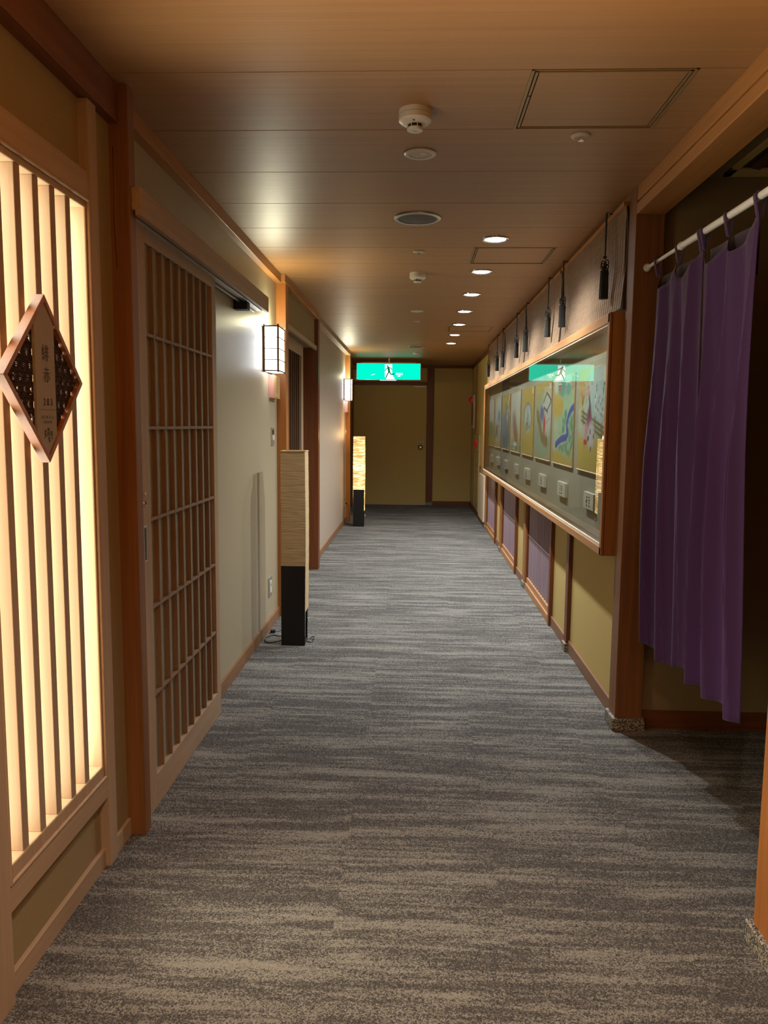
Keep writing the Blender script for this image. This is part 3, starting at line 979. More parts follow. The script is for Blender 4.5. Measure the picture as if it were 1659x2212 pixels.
def blind(a, b, label):
    t = empty('bamboo_blind', (0.96, (a + b) / 2, 2.0), label, 'blind', 'bamboo blinds above the display case')
    prof = lambda s: (0.960 + 0.012 * math.sin(min(s * 1.25, 1) * math.pi) - 0.008 * max(0, (s - .8) / .2) ** 1.5, 2.478 - (2.478 - 2.004) * s)
    sl = MB()
    n = 96
    rnd = random.Random(int(a * 10))
    for i in range(n):
        x, z = prof(i / n)
        x += rnd.uniform(-.0006, .0006)
        sl.box(x - 0.0012, x + 0.0012, a + rnd.uniform(0, .004), b - rnd.uniform(0, .004), z - 0.0018, z + 0.0018)
    o = sl.build('slats', M['bamboo'], t)
    o['kind'] = 'stuff'
    th = MB()
    y = a + 0.03
    while y < b:
        for dy in (0,):
            pts = [(prof(s / 10)[0] - 0.0022, y + dy, prof(s / 10)[1]) for s in range(11)]
            th.tube(pts, 0.0010, 4)
        y += 0.045
    o = th.build('threads', M['thread'], t)
    o['kind'] = 'stuff'
    for ye in (a, b):
        e = MB()
        pts = [(prof(s / 12)[0], prof(s / 12)[1]) for s in range(13)]
        poly = [(x + .001, z) for x, z in pts] + [(x - .0035, z) for x, z in reversed(pts)]
        e.prism(poly, 'y', ye - 0.004, ye + 0.004)
        e.build('edge_tape', M['bamboo'] if ye == a else M['darkedge'], t)
    box(0.948, 0.973, a, b, 2.470, 2.492).build('head_rail', M['orange_y'], t, 0.002)
    box(0.962, 0.9995, a - .003, a + .006, 2.0, 2.47).build('side_batten', M['darkedge'], t)
    return t


blind(3.785, 5.34, 'woven bamboo blind nearest the corner post')
blind(5.40, 7.08, 'second bamboo blind from the corner post')
blind(7.14, 8.74, 'third bamboo blind from the corner post')
blind(8.80, 10.42, 'farthest bamboo blind, next to the end wall')


def make_tassel(y):
    t = empty('tassel', (0.935, y, 2.08), None, 'tassel', 'dark silk tassels hanging over the blinds')
    hk = MB().tube([(0.949, y - .028, 2.488), (0.936, y - .02, 2.488), (0.924, y, 2.498), (0.924, y + .02, 2.494)], 0.004, 6)
    hk.build('hook', M['black'], t)
    cd = MB().tube([(0.925, y - .006, 2.500), (0.924, y - .008, 2.29)], 0.0035, 6)
    cd.tube([(0.925, y + .006, 2.500), (0.926, y + .004, 2.29)], 0.0035, 6)
    cd.build('cord', M['tassel'], t)
    kn = MB()
    kn.lathe(0.925, y, [(0.0, 2.298), (0.009, 2.292), (0.010, 2.284), (0.0, 2.277)], 10)
    rr = random.Random(3)
    for q in range(9):
        ang = q * 2.4
        c = Vector((0.925 + .010 * math.cos(ang), y + .013 * math.sin(ang), 2.262 - .0048 * q))
        pts = []
        for s in range(9):
            a = s / 8 * 2 * math.pi
            d = Vector((math.cos(ang) * math.cos(a), math.sin(ang) * math.cos(a), math.sin(a) * 1.5)) * 0.0095
            pts.append(c + d)
        kn.tube(pts, 0.0030, 5)
    kn.build('knot', M['tassel'], t, 0, True)
    bd = MB()
    seg = 28
    prof = [(0.0, 2.226), (0.017, 2.224), (0.0195, 2.215), (0.0195, 2.20), (0.020, 2.14), (0.0215, 2.085), (0.0, 2.083)]
    k0 = len(bd.v)
    for r, h in prof:
        for i in range(seg):
            rr_ = r * (1 + (.07 if i % 2 else -.05) * (r > 0))
            bd.v.append((0.925 + rr_ * math.cos(2 * math.pi * i / seg), y + rr_ * math.sin(2 * math.pi * i / seg), h))
    for j in range(len(prof) - 1):
        for i in range(seg):
            a_, b_ = j * seg + i, j * seg + (i + 1) % seg
            bd.f.append((a_, b_, b_ + seg, a_ + seg))
    bd.build('fringe', M['tassel'], t)
    MB().lathe(0.925, y, [(0.019, 2.212), (0.0225, 2.209), (0.0225, 2.203), (0.019, 2.200)], 24).build('binding', M['blackmat'], t, 0, True)
    return t


t0 = make_tassel(4.02)
ty = (4.02, 5.14, 5.70, 6.835, 7.443, 8.62, 9.19, 10.31)
tl = ['largest dark tassel, near the corner post', 'second tassel from the corner post, at the first gap between blinds', 'third tassel from the corner post', 'fourth tassel from the corner post, just before the second gap between blinds', 'fifth tassel from the corner post', 'sixth tassel from the corner post', 'seventh tassel from the corner post', 'farthest and smallest dark tassel']
for i, y in enumerate(ty):
    o = t0 if i == 0 else copy_tree(t0)
    o.location.y = y
    o['label'] = tl[i]

# ================================================================== ceiling fittings
SY = [4.645 + 0.952 * k for k in range(7)]
dl = empty('downlight', (0.44, SY[0], H), None, 'downlight', 'lit recessed downlights in a row')
MB().lathe(0.44, SY[0], [(0.060, H - .0005), (0.080, H - .001), (0.079, H - .006), (0.072, H - .009), (0.062, H - .006), (0.060, H - .0005)], 40).build('bezel', M['chrome'], dl, 0, True)
MB().lathe(0.44, SY[0], [(0.0, H - .009), (0.05, H - .007), (0.0605, H - .003)], 32).build('diffuser', M['spot'], dl, 0, True)
lab = ['nearest and largest lit downlight, over the first display case pane', 'second lit downlight, just past the small ceiling hatch', 'third lit downlight in the row', 'fourth lit downlight, middle of the row', 'fifth lit downlight in the row', 'sixth lit downlight, second to last before the end wall', 'farthest lit downlight in the row']
for i, y in enumerate(SY):
    o = dl if i == 0 else copy_tree(dl)
    o.location.y = y
    o['label'] = lab[i]
    lamp('downlight_beam', 'SPOT', (0.44, y, H - 0.02), SPOT_W, SPOT_COL, 0.03, (0, 0, 0), math.radians(150), 0.9)

# unlit white downlight
t = empty('unlit_downlight', (0.001, 3.22, H), 'white unlit recessed downlight near the first smoke detector', 'downlight')
MB().lathe(0.001, 3.22, [(0.045, H - .001), (0.063, H - .001), (0.064, H - .004), (0.058, H - .008), (0.046, H - .006), (0.045, H - .001)], 40).build('bezel', M['white'], t, 0, True)
MB().lathe(0.001, 3.22, [(0.0, H - .0008), (0.030, H - .0012), (0.0455, H - .004)], 40).build('reflector', M['offwhite'], t, 0, True)
MB().lathe(0.012, 3.21, [(0.0, H - .006), (0.012, H - .005), (0.014, H - .001)], 16).build('bulb', M['white'], t, 0, True)


def speaker(y, label):
    t = empty('ceiling_speaker', (-0.008, y, H), label, 'speaker', 'round ceiling speakers')
    MB().lathe(-0.008, y, [(0.100, H - .0005), (0.122, H - .001), (0.121, H - .007), (0.112, H - .012), (0.102, H - .010), (0.100, H - .0005)], 48).build('rim', M['alu'], t, 0, True)
    MB().lathe(-0.008, y, [(0.0, H - .012), (0.06, H - .011), (0.1015, H - .007)], 40).build('grille', M['speaker'], t, 0, True)
    return t


speaker(4.18, 'large round grey speaker in the middle of the ceiling')
speaker(10.80, 'far round grey speaker above the exit sign')
t = empty('ceiling_disc', (-0.007, 7.51, H), 'flat white round cover plate half way down the ceiling', 'cover plate')
MB().lathe(-0.007, 7.51, [(0.0, H - .006), (0.052, H - .006), (0.060, H - .003), (0.060, H)], 36).build('plate', M['white'], t, 0, True)


def detector(x, y, label, s=1.0):
    t = empty('smoke_detector', (x, y, H), label, 'smoke detector', 'white smoke detectors')
    z = lambda d: H - d * s
    MB().lathe(x, y, [(0.0, z(0)), (0.056 * s, z(0)), (0.056 * s, z(.016))], 40).build('base_ring', M['white'], t, 0, True)
    MB().lathe(x, y, [(0.055 * s, z(.0165)), (0.0565 * s, z(.018)), (0.0565 * s, z(.034)), (0.050 * s, z(.041)), (0.030 * s, z(.046)), (0.028 * s, z(.0465))], 40).build('housing', M['white'], t, 0, True)
    MB().lathe(x, y, [(0.023 * s, z(.046)), (0.023 * s, z(.060))], 24).build('inner_screen', M['blackmat'], t)
    for i in range(8):
        a = i * math.pi / 4 + .3
        cx, cy = x + .0268 * s * math.cos(a), y + .0268 * s * math.sin(a)
        MB().tube([(cx, cy, z(.044)), (cx, cy, z(.060))], .0018 * s, 6).build('rib', M['white'], t)
    MB().lathe(x, y, [(0.028 * s, z(.058)), (0.0285 * s, z(.061)), (0.026 * s, z(.066)), (0.0, z(.067))], 32).build('cap', M['white'], t, 0, True)
    box(x - .006 * s, x + .006 * s, y - .0015, y + .0015, z(.0672), z(.0676)).build('red_mark', M['red_print'], t)
    MB().lathe(x - .004 * s, y - .040 * s, [(.003 * s, z(.0435)), (.003 * s, z(.046)), (0, z(.046))], 10).build('status_light', M['blackmat'], t)


detector(-0.018, 2.80, 'large white smoke detector nearest the viewer')
detector(-0.005, 5.665, 'second white smoke detector, beyond the grey speaker')


def sprinkler(x, y, label):
    t = empty('sprinkler_head', (x, y, H), label, 'sprinkler', 'small ceiling sprinkler heads')
    MB().lathe(x, y, [(0.018, H - .0005), (0.037, H - .0005), (0.036, H - .005), (0.024, H - .009), (0.018, H - .005)], 32).build('escutcheon', M['offwhite'], t, 0, True)
    MB().lathe(x, y, [(0.0, H - .020), (0.010, H - .019), (0.011, H - .014), (0.006, H - .012), (0.007, H - .002)], 20).build('head', M['chrome'], t, 0, True)


sprinkler(0.594, 3.04, 'small round sprinkler beside the large ceiling hatch')
sprinkler(0.002, 4.97, 'small sprinkler between the grey speaker and the second smoke detector')
sprinkler(-0.011, 8.23, 'far small sprinkler past the white cover plate')
t = empty('heat_detector', (-0.016, 11.83, H), 'flat white round detector just in front of the exit sign', 'smoke detector')
MB().lathe(-0.016, 11.83, [(0.048, H), (0.048, H - .012), (0.030, H - .020), (0.0, H - .020)], 32).build('housing', M['white'], t, 0, True)
MB().lathe(-0.016, 11.83, [(0.014, H - .019), (0.014, H - .034), (0.0, H - .036)], 20).build('sensor', M['chrome'], t, 0, True)


def hatch(k, label):
    y0 = 2.50 + k * PITCH
    y1 = y0 + PITCH - .0035
    a, b = 0.335, 0.835
    t = empty('ceiling_hatch', ((a + b) / 2, (y0 + y1) / 2, H), label, 'access hatch', 'ceiling access hatches')
    f = MB()
    for d, wdt, zz in ((0.0, 0.010, .0020), (0.014, 0.008, .0012)):
        f.box(a + d, a + d + wdt, y0 + d, y1 - d, H - zz, H + .012)
        f.box(b - d - wdt, b - d, y0 + d, y1 - d, H - zz, H + .012)
        f.box(a + d, b - d, y0 + d, y0 + d + wdt * .35, H - zz, H + .012)
        f.box(a + d, b - d, y1 - d - wdt * .35, y1 - d, H - zz, H + .012)
    f.build('frame', M['hatchtrim'], t, 0.0006)
    box(a + .026, b - .026, y0 + .022, y1 - .022, H, H + .012).build('panel', M['ceiling'], t, 0.001)
    MB().lathe(a + .018, (y0 + y1) / 2 - .05, [(0, H - .004), (.004, H - .003), (.004, H)], 12).build('latch', M['black'], t)


hatch(0, 'large bronze-framed ceiling hatch at upper right')
hatch(5, 'middle ceiling hatch beside the nearest lit downlights')
hatch(13, 'farthest ceiling hatch near the last downlights')

# air vent in the passage ceiling
t = empty('air_vent', (1.62, 3.1, 2.56), 'dark louvred air vent in the side passage ceiling', 'vent')
f = MB()
f.box(1.34, 1.37, 2.7, 3.64, 2.553, 2.565); f.box(1.86, 1.89, 2.7, 3.64, 2.553, 2.565)
f.box(1.34, 1.89, 3.54, 3.64, 2.553, 2.565); f.box(1.34, 1.89, 2.7, 2.76, 2.553, 2.565)
f.build('frame', M['wall_gold'], t, 0.001)
box(1.37, 1.86, 2.76, 3.54, 2.561, 2.5645).build('duct', M['black'], t)
for i in range(6):
    x = 1.41 + i * .08
    MB().prism([(x, 2.5608), (x + .045, 2.550), (x + .047, 2.553), (x + .003, 2.5608)], 'y', 2.76, 3.54).build('louvre', M['walnut'], t)

# ================================================================== exit sign
t = empty('exit_sign', (-0.458, 12.72, 2.17), 'wide green illuminated exit sign with running figure under the ceiling', 'sign')
EX0, EX1, EZ0, EZ1, EY = -0.977, 0.062, 2.170, 2.440, 12.70
cs = MB()
cs.box(EX0, EX1, EY + .004, EY + .11, EZ0, EZ1)
cs.build('casing', M['white'], t, 0.003)
f = MB()
f.box(EX0, EX0 + .008, EY - .004, EY + .006, EZ0, EZ1); f.box(EX1 - .008, EX1, EY - .004, EY + .006, EZ0, EZ1)
f.box(EX0, EX1, EY - .004, EY + .006, EZ0, EZ0 + .008); f.box(EX0, EX1, EY - .004, EY + .006, EZ1 - .008, EZ1)
f.build('rim', M['alu'], t, 0.001)
box(EX0 + .008, EX1 - .008, EY, EY + .004, EZ0 + .008, EZ1 - .008).build('lit_face', M['green'], t)
box(-0.60, -0.33, EY - .002, EY + .03, EZ0 - .006, EZ0).build('lower_lens', M['signwhite'], t)
MB().tube([(-0.45, EY + .055, EZ1), (-0.45, EY + .055, H)], 0.012, 12).build('hanger', M['white'], t, 0, True)
box(-0.9, -0.02, EY + .02, EY + .09, EZ1, EZ1 + .012).build('top_plate', M['white'], t)
# door shape and figure
dr = MB().prism([(-0.517, EZ0 + .050), (-0.517, 2.418), (-0.400, 2.418), (-0.400, 2.262), (-0.352, EZ0 + .010), (-0.485, EZ0 + .010), (-0.517, EZ0 + .050)][:-1], 'y', EY - .0015, EY)
dr.build('doorway', M['signwhite'], t)
fg = MB()
hx, hz = -0.472, 2.392
fg.prism([(hx + .013 * math.cos(i * math.pi / 8), hz + .013 * math.sin(i * math.pi / 8)) for i in range(16)], 'y', EY - .003, EY - .0015)
fg.stroke([(-0.462, 2.370), (-0.447, 2.300)], 0.034, 'y', EY - .003, EY - .0015)
fg.stroke([(-0.468, 2.368), (-0.500, 2.345), (-0.512, 2.318)], 0.012, 'y', EY - .003, EY - .0015)
fg.stroke([(-0.455, 2.368), (-0.420, 2.362), (-0.404, 2.338)], 0.012, 'y', EY - .003, EY - .0015)
fg.stroke([(-0.450, 2.298), (-0.475, 2.262), (-0.500, 2.208)], 0.017, 'y', EY - .003, EY - .0015)
fg.stroke([(-0.444, 2.298), (-0.418, 2.262), (-0.375, 2.262)], 0.017, 'y', EY - .003, EY - .0015)
fg.stroke([(-0.375, 2.262), (-0.368, 2.278)], 0.012, 'y', EY - .003, EY - .0015)
fg.build('running_figure', M['signgreen'], t)
text_mb('非常口', 0.038, 'y', EY - .0003, EY - .0015, -0.285, 2.268, weight=0.001).build('lettering', M['signwhite'], t)
text_mb('EXIT', 0.024, 'y', EY - .0003, EY - .0015, -0.285, 2.234, weight=0.001).build('lettering', M['signwhite'], t)
MB().prism([(-0.745, 2.247), (-0.700, 2.262), (-0.672, 2.270), (-0.690, 2.255), (-0.725, 2.247)], 'y', EY - .0015, EY).build('arrow_mark', M['signwhite'], t)

# ================================================================== room sign (diamond)
ts = empty('room_sign', (-0.967, 2.0, 1.559), 'diamond-shaped wooden room sign reading 203 on the lit lattice', 'sign')
cy, cz, R = 2.000, 1.559, 0.2155


def ring(mb, r0, r1, x0, x1):
    o_ = [(cy, cz + r0), (cy + r0, cz), (cy, cz - r0), (cy - r0, cz)]
    i_ = [(cy, cz + r1), (cy + r1, cz), (cy, cz - r1), (cy - r1, cz)]
    for q in range(4):
        p = (q + 1) % 4
        mb.prism([o_[q], o_[p], i_[p], i_[q]], 'x', x0, x1)
    return mb


ring(MB(), R, R - .019, -0.955, -0.980).build('frame', M['signframe'], ts, 0.001)
# carved wave lattice, both sides of the board
wv = MB()
PW = 0.033
xa, xb = -0.9655, -0.9685


def inside(y, z, pad=.020):
    return abs(y - cy) + abs(z - cz) < R - pad and not (cy - .056 < y < cy + .052)


row = 0
z = cz - R
while z < cz + R:
    off = (row % 2) * PW / 2
    y = cy - R - PW + off
    while y < cy + R + PW:
        for r0, r1 in ((0.0165, 0.0138), (0.0118, 0.0094), (0.0075, 0.0052)):
            for s in range(8):
                a0, a1 = math.pi * s / 8, math.pi * (s + 1) / 8
                q = [(y + r0 * math.cos(a0), z + r0 * math.sin(a0)), (y + r0 * math.cos(a1), z + r0 * math.sin(a1)), (y + r1 * math.cos(a1), z + r1 * math.sin(a1)), (y + r1 * math.cos(a0), z + r1 * math.sin(a0))]
                if all(inside(*p) for p in q):
                    wv.prism(q, 'x', xa, xb)
        y += PW
    z += 0.0125
    row += 1
# solid web between the scales near the frame
o = wv.build('carved_wave_lattice', M['carved'], ts)
o['kind'] = 'stuff'
# thin backing with small drilled eyes letting the light through
bk = MB()
step = PW / 2
zz = cz - R + .01
nrow = 0
while zz < cz + R - .01:
    yy = cy - R
    while yy < cy + R:
        if abs(yy + .004 - cy) + abs(zz + .004 - cz) < R - .014 and not (nrow % 4 < 2 and int(round((yy - cy + R) / .0082)) % 4 == (nrow // 4) % 2 * 2):
            bk.box(xb - .0015, xb, yy, yy + .0083, zz, zz + .0083)
        yy += .0082
    zz += .0082
    nrow += 1
o = bk.build('pierced_back', M['carved'], ts)
o['kind'] = 'stuff'
# paper board
hw0, hw1 = -.055, .051
Ri = R - .022
bd = MB().prism([(cy + hw0, cz + Ri + hw0), (cy, cz + Ri), (cy + hw1, cz + Ri - hw1), (cy + hw1, cz - Ri + hw1), (cy, cz - Ri), (cy + hw0, cz - Ri - hw0)], 'x', -0.958, -0.966)
bd = bd.build('name_board', M['signboard'], ts, 0.0006)
F0, F1 = -0.9575, -0.9570
for body, size, y_, z_, nar, mt in (('緋', 0.046, 1.999, 1.626, .9, 'ink'), ('赤', 0.044, 2.002, 1.571, .9, 'ink'), ('2 0 3', 0.026, 2.004, 1.501, .95, 'ink'), ('H  I  A  K  A', 0.0115, 2.000, 1.462, 1.05, 'ink_soft'), ('EXECUTIVE', 0.0090, 2.000, 1.449, 1.0, 'ink_soft')):
    m_ = text_mb(body, size, 'x', F0, F1, y_, z_, flip=False, narrow=nar, weight=-0.0004 if size > .03 else 0)
    m_.build('lettering', M[mt], bd)
MB().box(F0, F1, 1.956, 2.048, 1.4805, 1.4815).build('rule_line', M['ink_soft'], bd)
lg = MB()
rr = random.Random(11)
for (ya_, za_, yb_, zb_, wd_) in ((1.980, 1.424, 1.990, 1.426, .0016), (1.984, 1.430, 1.984, 1.412, .0016), (1.978, 1.418, 1.984, 1.420, .0014), (1.985, 1.418, 1.991, 1.413, .0014), (1.980, 1.412, 1.979, 1.408, .0018),
                                  (1.995, 1.430, 2.007, 1.430, .0018), (1.998, 1.434, 1.998, 1.426, .0014), (2.004, 1.434, 2.004, 1.426, .0014), (1.996, 1.423, 2.006, 1.423, .0016), (1.996, 1.423, 1.996, 1.415, .0016), (2.006, 1.423, 2.006, 1.415, .0016), (1.996, 1.419, 2.006, 1.419, .0013), (1.996, 1.415, 2.006, 1.415, .0016), (1.999, 1.411, 2.003, 1.398, .0022), (2.003, 1.398, 2.009, 1.402, .0020), (2.009, 1.402, 2.007, 1.409, .0016), (2.000, 1.407, 2.008, 1.410, .0014),
                                  (2.013, 1.425, 2.022, 1.425, .0016), (2.014, 1.425, 2.014, 1.412, .0016), (2.021, 1.425, 2.021, 1.413, .0016), (2.014, 1.419, 2.020, 1.419, .0013), (2.015, 1.413, 2.020, 1.413, .0013), (2.019, 1.409, 2.022, 1.405, .0018)):
    lg.stroke([(ya_, za_), (yb_, zb_)], wd_, 'x', F0, F1)
lg.build('brush_logo', M['ink'], bd)
for dy, dz in ((0, .12), (0, -.12)):
    MB().tube([(-0.980, cy + .055, cz + dz), (-0.9945, cy + .055, cz + dz)], .004, 8).build('mount_pin', M['walnut'], ts)

# ================================================================== wall lanterns


def sconce(y0, xw, label):
    """lantern on the left wall; y0 near face."""
    y1, x1 = y0 + 0.27, xw + 0.108
    z0, z1 = 1.800, 2.100
    t = empty('wall_lantern', (xw, (y0 + y1) / 2, z0), label, 'wall lamp', 'paper wall lanterns')
    for (x, y) in ((x1 - .006, y0 + .006), (x1 - .006, y1 - .006), (xw + .009, y0 + .006), (xw + .009, y1 - .006)):
        box(x - .006, x + .006, y - .006, y + .006, z0 - .006, z1 + .010).build('corner_post', M['redbrown_z'], t, 0.001)
    box(xw + .001, xw + .008, y0 + .012, y1 - .012, z0, z1).build('back_plate', M['redbrown_z'], t)
    gr = MB()
    for i in range(5):
        z = z0 + .004 + (z1 - z0 - .008) * i / 4
        h = .0045 if i in (0, 4) else .0028
        gr.box(xw + .014, x1 - .012, y0 + .001, y0 + .004, z - h, z + h)
        gr.box(x1 - .004, x1 - .001, y0 + .012, y1 - .012, z - h, z + h)
        gr.box(xw + .014, x1 - .012, y1 - .004, y1 - .001, z - h, z + h)
    gr.build('muntins', M['walnut'], t)
    box(xw + .012, x1 - .010, y0 + .006, y0 + .009, z0 + .003, z1 - .003).build('near_paper', M['sconce'], t)
    box(x1 - .010, x1 - .007, y0 + .009, y1 - .009, z0 + .003, z1 - .003).build('front_paper', M['sconce_warm'], t)
    box(xw + .012, x1 - .010, y1 - .009, y1 - .006, z0 + .003, z1 - .003).build('far_paper', M['sconce'], t)
    box(xw + .012, x1 - .010, y0 + .009, y1 - .009, z0 + .004, z0 + .006).build('bottom_paper', M['sconce'], t)
    MB().tube([(xw + .03, y0 + .03, z0 - .010), (xw + .055, y0 + .05, z0 - .013)], .006, 8).build('screw', M['walnut'], t)
    # open top: the bulb's light rises past the frame
    lamp('lantern_bulb', 'POINT', ((xw + x1) / 2, (y0 + y1) / 2, z1 + .012), 11.0, (1.0, 0.95, 0.62), 0.05)
    return t


sconce(5.225, -1.028, 'nearer paper wall lantern glowing white beside the orange post')
sconce(11.19, -1.043, 'far paper wall lantern glowing white near the exit sign')

for dy, lab_, xw in ((0, 'pink-sided wooden name box below the nearer wall lantern', -1.028), (5.97, 'pink-sided wooden name box below the far wall lantern', -1.043)):
    t = empty('name_box', (xw, 5.54 + dy, 1.635), lab_, 'name plate', 'wooden name boxes below the lanterns')
    box(xw, xw + .034, 5.43 + dy, 5.65 + dy, 1.635, 1.790).build('case', M['pink'], t, 0.001)
    fp = box(xw + .034, xw + .040, 5.43 + dy, 5.65 + dy, 1.637, 1.788).build('front_board', M['tan'], t, 0.001)
    box(xw, xw + .042, 5.428 + dy, 5.652 + dy, 1.629, 1.635).build('bottom_ledge', M['tan'], t)
    lgm = MB()
    for q in range(5):
        lgm.stroke([(5.53 + dy, 1.765 - q * .022), (5.55 + dy, 1.762 - q * .022)], .004, 'x', xw + .040, xw + .0408)
        lgm.stroke([(5.54 + dy, 1.770 - q * .022), (5.538 + dy, 1.755 - q * .022)], .003, 'x', xw + .040, xw + .0408)
    lgm.build('brush_marks', M['ink_soft'], fp)
    t = empty('light_switch', (xw, 5.545 + dy, 1.30), 'grey metal switch plate under the ' + ('nearer' if dy == 0 else 'far') + ' wall lantern', 'switch', 'metal switch plates')
    box(xw, xw + .006, 5.495 + dy, 5.60 + dy, 1.295, 1.425).build('plate', M['alu'], t, 0.001)
    box(xw + .006, xw + .009, 5.525 + dy, 5.57 + dy, 1.375, 1.41).build('dark_window', M['black'], t)
    box(xw + .006, xw + .012, 5.525 + dy, 5.57 + dy, 1.335, 1.37).build('rocker', M['white'], t, 0.001)
    t = empty('wall_socket', (xw, 5.415 + dy, 0.23), 'metal wall socket low on the wall behind the ' + ('unlit' if dy == 0 else 'lit') + ' floor lamp', 'socket', 'low wall sockets')
    box(xw, xw + .006, 5.355 + dy, 5.475 + dy, 0.228, 0.365).build('plate', M['alu'], t, 0.001)
    box(xw + .006, xw + .010, 5.385 + dy, 5.445 + dy, 0.255, 0.340).build('insert', M['white'], t, 0.001)
    box(xw + .010, xw + .0105, 5.405 + dy, 5.412 + dy, 0.300, 0.320).build('slot', M['black'], t)
    box(xw + .010, xw + .0105, 5.420 + dy, 5.427 + dy, 0.300, 0.320).build('slot', M['black'], t)

# ================================================================== floor lamps


def floor_lamp(x0, y0, on, label):
    x1, y1 = x0 + .157, y0 + .160
    t = empty('floor_lamp', ((x0 + x1) / 2, (y0 + y1) / 2, 0), label, 'floor lamp', 'tall square paper floor lamps')
    pm = M['lampon'] if on else M['lampoff']
    th = .0025

    def sheet(fn, nu, nv):
        vs, fs = [], []
        rr = random.Random(5 if on else 9)
        for j in range(nv + 1):
            for i in range(nu + 1):
                vs.append(fn(i / nu, j / nv))
        for j in range(nv):
            for i in range(nu):
                a = j * (nu + 1) + i
                fs.append((a, a + 1, a + nu + 2, a + nu + 1))
        return MB().add(vs, fs)
    zt, zs, zf = 1.276, 0.222, 0.530
    nz = lambda a, b, c: math.sin(a * 5 + c * 3) * math.sin(b * 61 + a * 2 + c) * .0004
    mb = MB()
    bow = lambda v: .004 * math.sin(math.pi * v)
    mb.add(*_vf(sheet(lambda u, v: (x0 + .157 * u, y0 - bow(v) + nz(u, v, 1), zf + (zt - zf) * v), 14, 60)))
    mb.add(*_vf(sheet(lambda u, v: (x1 + bow(v) + nz(u, v, 2), y0 + .16 * u, zs + (zt - zs) * v), 10, 60)))
    mb.add(*_vf(sheet(lambda u, v: (x0 - bow(v) + nz(u, v, 3), y0 + .16 * u, zs + (zt - zs) * v), 10, 60)))
    mb.add(*_vf(sheet(lambda u, v: (x0 + .157 * u, y1 + bow(v) + nz(u, v, 4), zs + (zt - zs) * v), 14, 60)))
    sh = mb.build('shade', pm, t)
    sm = sh.modifiers.new('s', 'SOLIDIFY')
    sm.thickness = th
    rim = MB()
    for a, b in (((x0, y0), (x1, y0)), ((x1, y0), (x1, y1)), ((x1, y1), (x0, y1)), ((x0, y1), (x0, y0))):
        rim.tube([(a[0], a[1], zt), (b[0], b[1], zt)], .0036, 8)
    rim.build('shade_rim', pm, t, 0, True)
    box(x0, x1 - .001, y0 - .006, y0 + .010, 0, zf).build('front_board', M['black'], t, 0.0015)
    box(x0 + .004, x1 - .004, y0 + .010, y1, 0, .020).build('base_plate', M['black'], t, 0.002)
    for (x, y) in ((x1 - .012, y1 - .012), (x0 + .012, y1 - .012)):
        box(x - .006, x + .006, y - .006, y + .006, .020, zt - .01).build('leg', M['black'], t)
    for zb in (.66, 1.05):
        MB().lathe((x0 + x1) / 2, (y0 + y1) / 2, [(0, zb + .06), (.018, zb + .05), (.026, zb + .03), (.020, zb), (.012, zb - .03), (0.012, zb - .05)], 16).build('bulb', M['white'], t, 0, True)
    MB().tube([((x0 + x1) / 2, (y0 + y1) / 2, .02), ((x0 + x1) / 2, (y0 + y1) / 2, 1.03)], .005, 8).build('stem', M['black'], t)
    # pull switch dangling at the right side
    ps = MB().tube([(x1 + .004, y0 + .10, .23), (x1 + .005, y0 + .10, .16)], .0015, 6)
    ps = ps.build('pull_cord', M['blackmat'], t)
    MB().lathe(x1 + .005, y0 + .10, [(0, .165), (.005, .162), (.006, .135), (0, .130)], 12).build('pull_knob', M['white'], ps, 0, True)
    if on:
        for zb in (1.08,):
            lamp('lamp_bulb', 'POINT', ((x0 + x1) / 2, (y0 + y1) / 2, 1.30), 7.0, (1.0, 0.62, 0.28), 0.03)
    return t


def _vf(mb):
    return mb.v, mb.f


floor_lamp(-0.868, 4.97, False, 'unlit square paper floor lamp with black base, nearest the viewer')
floor_lamp(-0.886, 11.04, True, 'lit square paper floor lamp glowing yellow at the far left wall')


def cable(pts, label):
    # smooth curve through points
    P = [Vector(p) for p in pts]
    out = []
    for i in range(len(P) - 1):
        p0, p1, p2, p3 = P[max(i - 1, 0)], P[i], P[i + 1], P[min(i + 2, len(P) - 1)]
        for s in range(8):
            u = s / 8
            out.append(0.5 * ((2 * p1) + (p2 - p0) * u + (2 * p0 - 5 * p1 + 4 * p2 - p3) * u * u + (3 * p1 - p0 - 3 * p2 + p3) * u ** 3))
    out.append(P[-1])
    t = empty('power_cord', pts[0], label, 'cord', 'black power cords')
    MB().tube(out, .003, 6).build('cable', M['blackmat'], t, 0, True)
    return t


c = cable([(-0.865, 5.10, .006), (-0.93, 5.02, .004), (-0.985, 5.03, .004), (-1.000, 5.12, .004), (-0.965, 5.20, .004), (-0.90, 5.16, .010), (-0.865, 5.24, .05), (-0.90, 5.30, .02), (-0.94, 5.28, .010), (-0.965, 5.27, .012)], 'coiled black power cord and plug behind the unlit floor lamp')
MB().prism([(-0.998, 5.262), (-0.990, 5.250), (-0.962, 5.258), (-0.962, 5.276), (-0.990, 5.288), (-0.998, 5.276)], 'z', .004, .022).build('plug', M['blackmat'], c, 0.002)
c = cable([(-0.882, 11.10, .006), (-0.93, 11.05, .004), (-0.97, 11.10, .006), (-0.955, 11.20, .05), (-0.96, 11.30, .16), (-1.000, 11.385, .285), (-1.028, 11.39, .30)], 'black power cord running from the lit floor lamp to the wall socket')
MB().tube([(-1.032, 11.39, .30), (-1.008, 11.388, .292)], .009, 8).build('plug', M['blackmat'], c, 0, True)
c = cable([(-0.712, 5.06, .006), (-0.690, 5.04, .004), (-0.672, 5.07, .004), (-0.672, 5.12, .02), (-0.684, 5.15, .012), (-0.700, 5.12, .006)], 'short black cord loop on the carpet at the right foot of the unlit lamp')

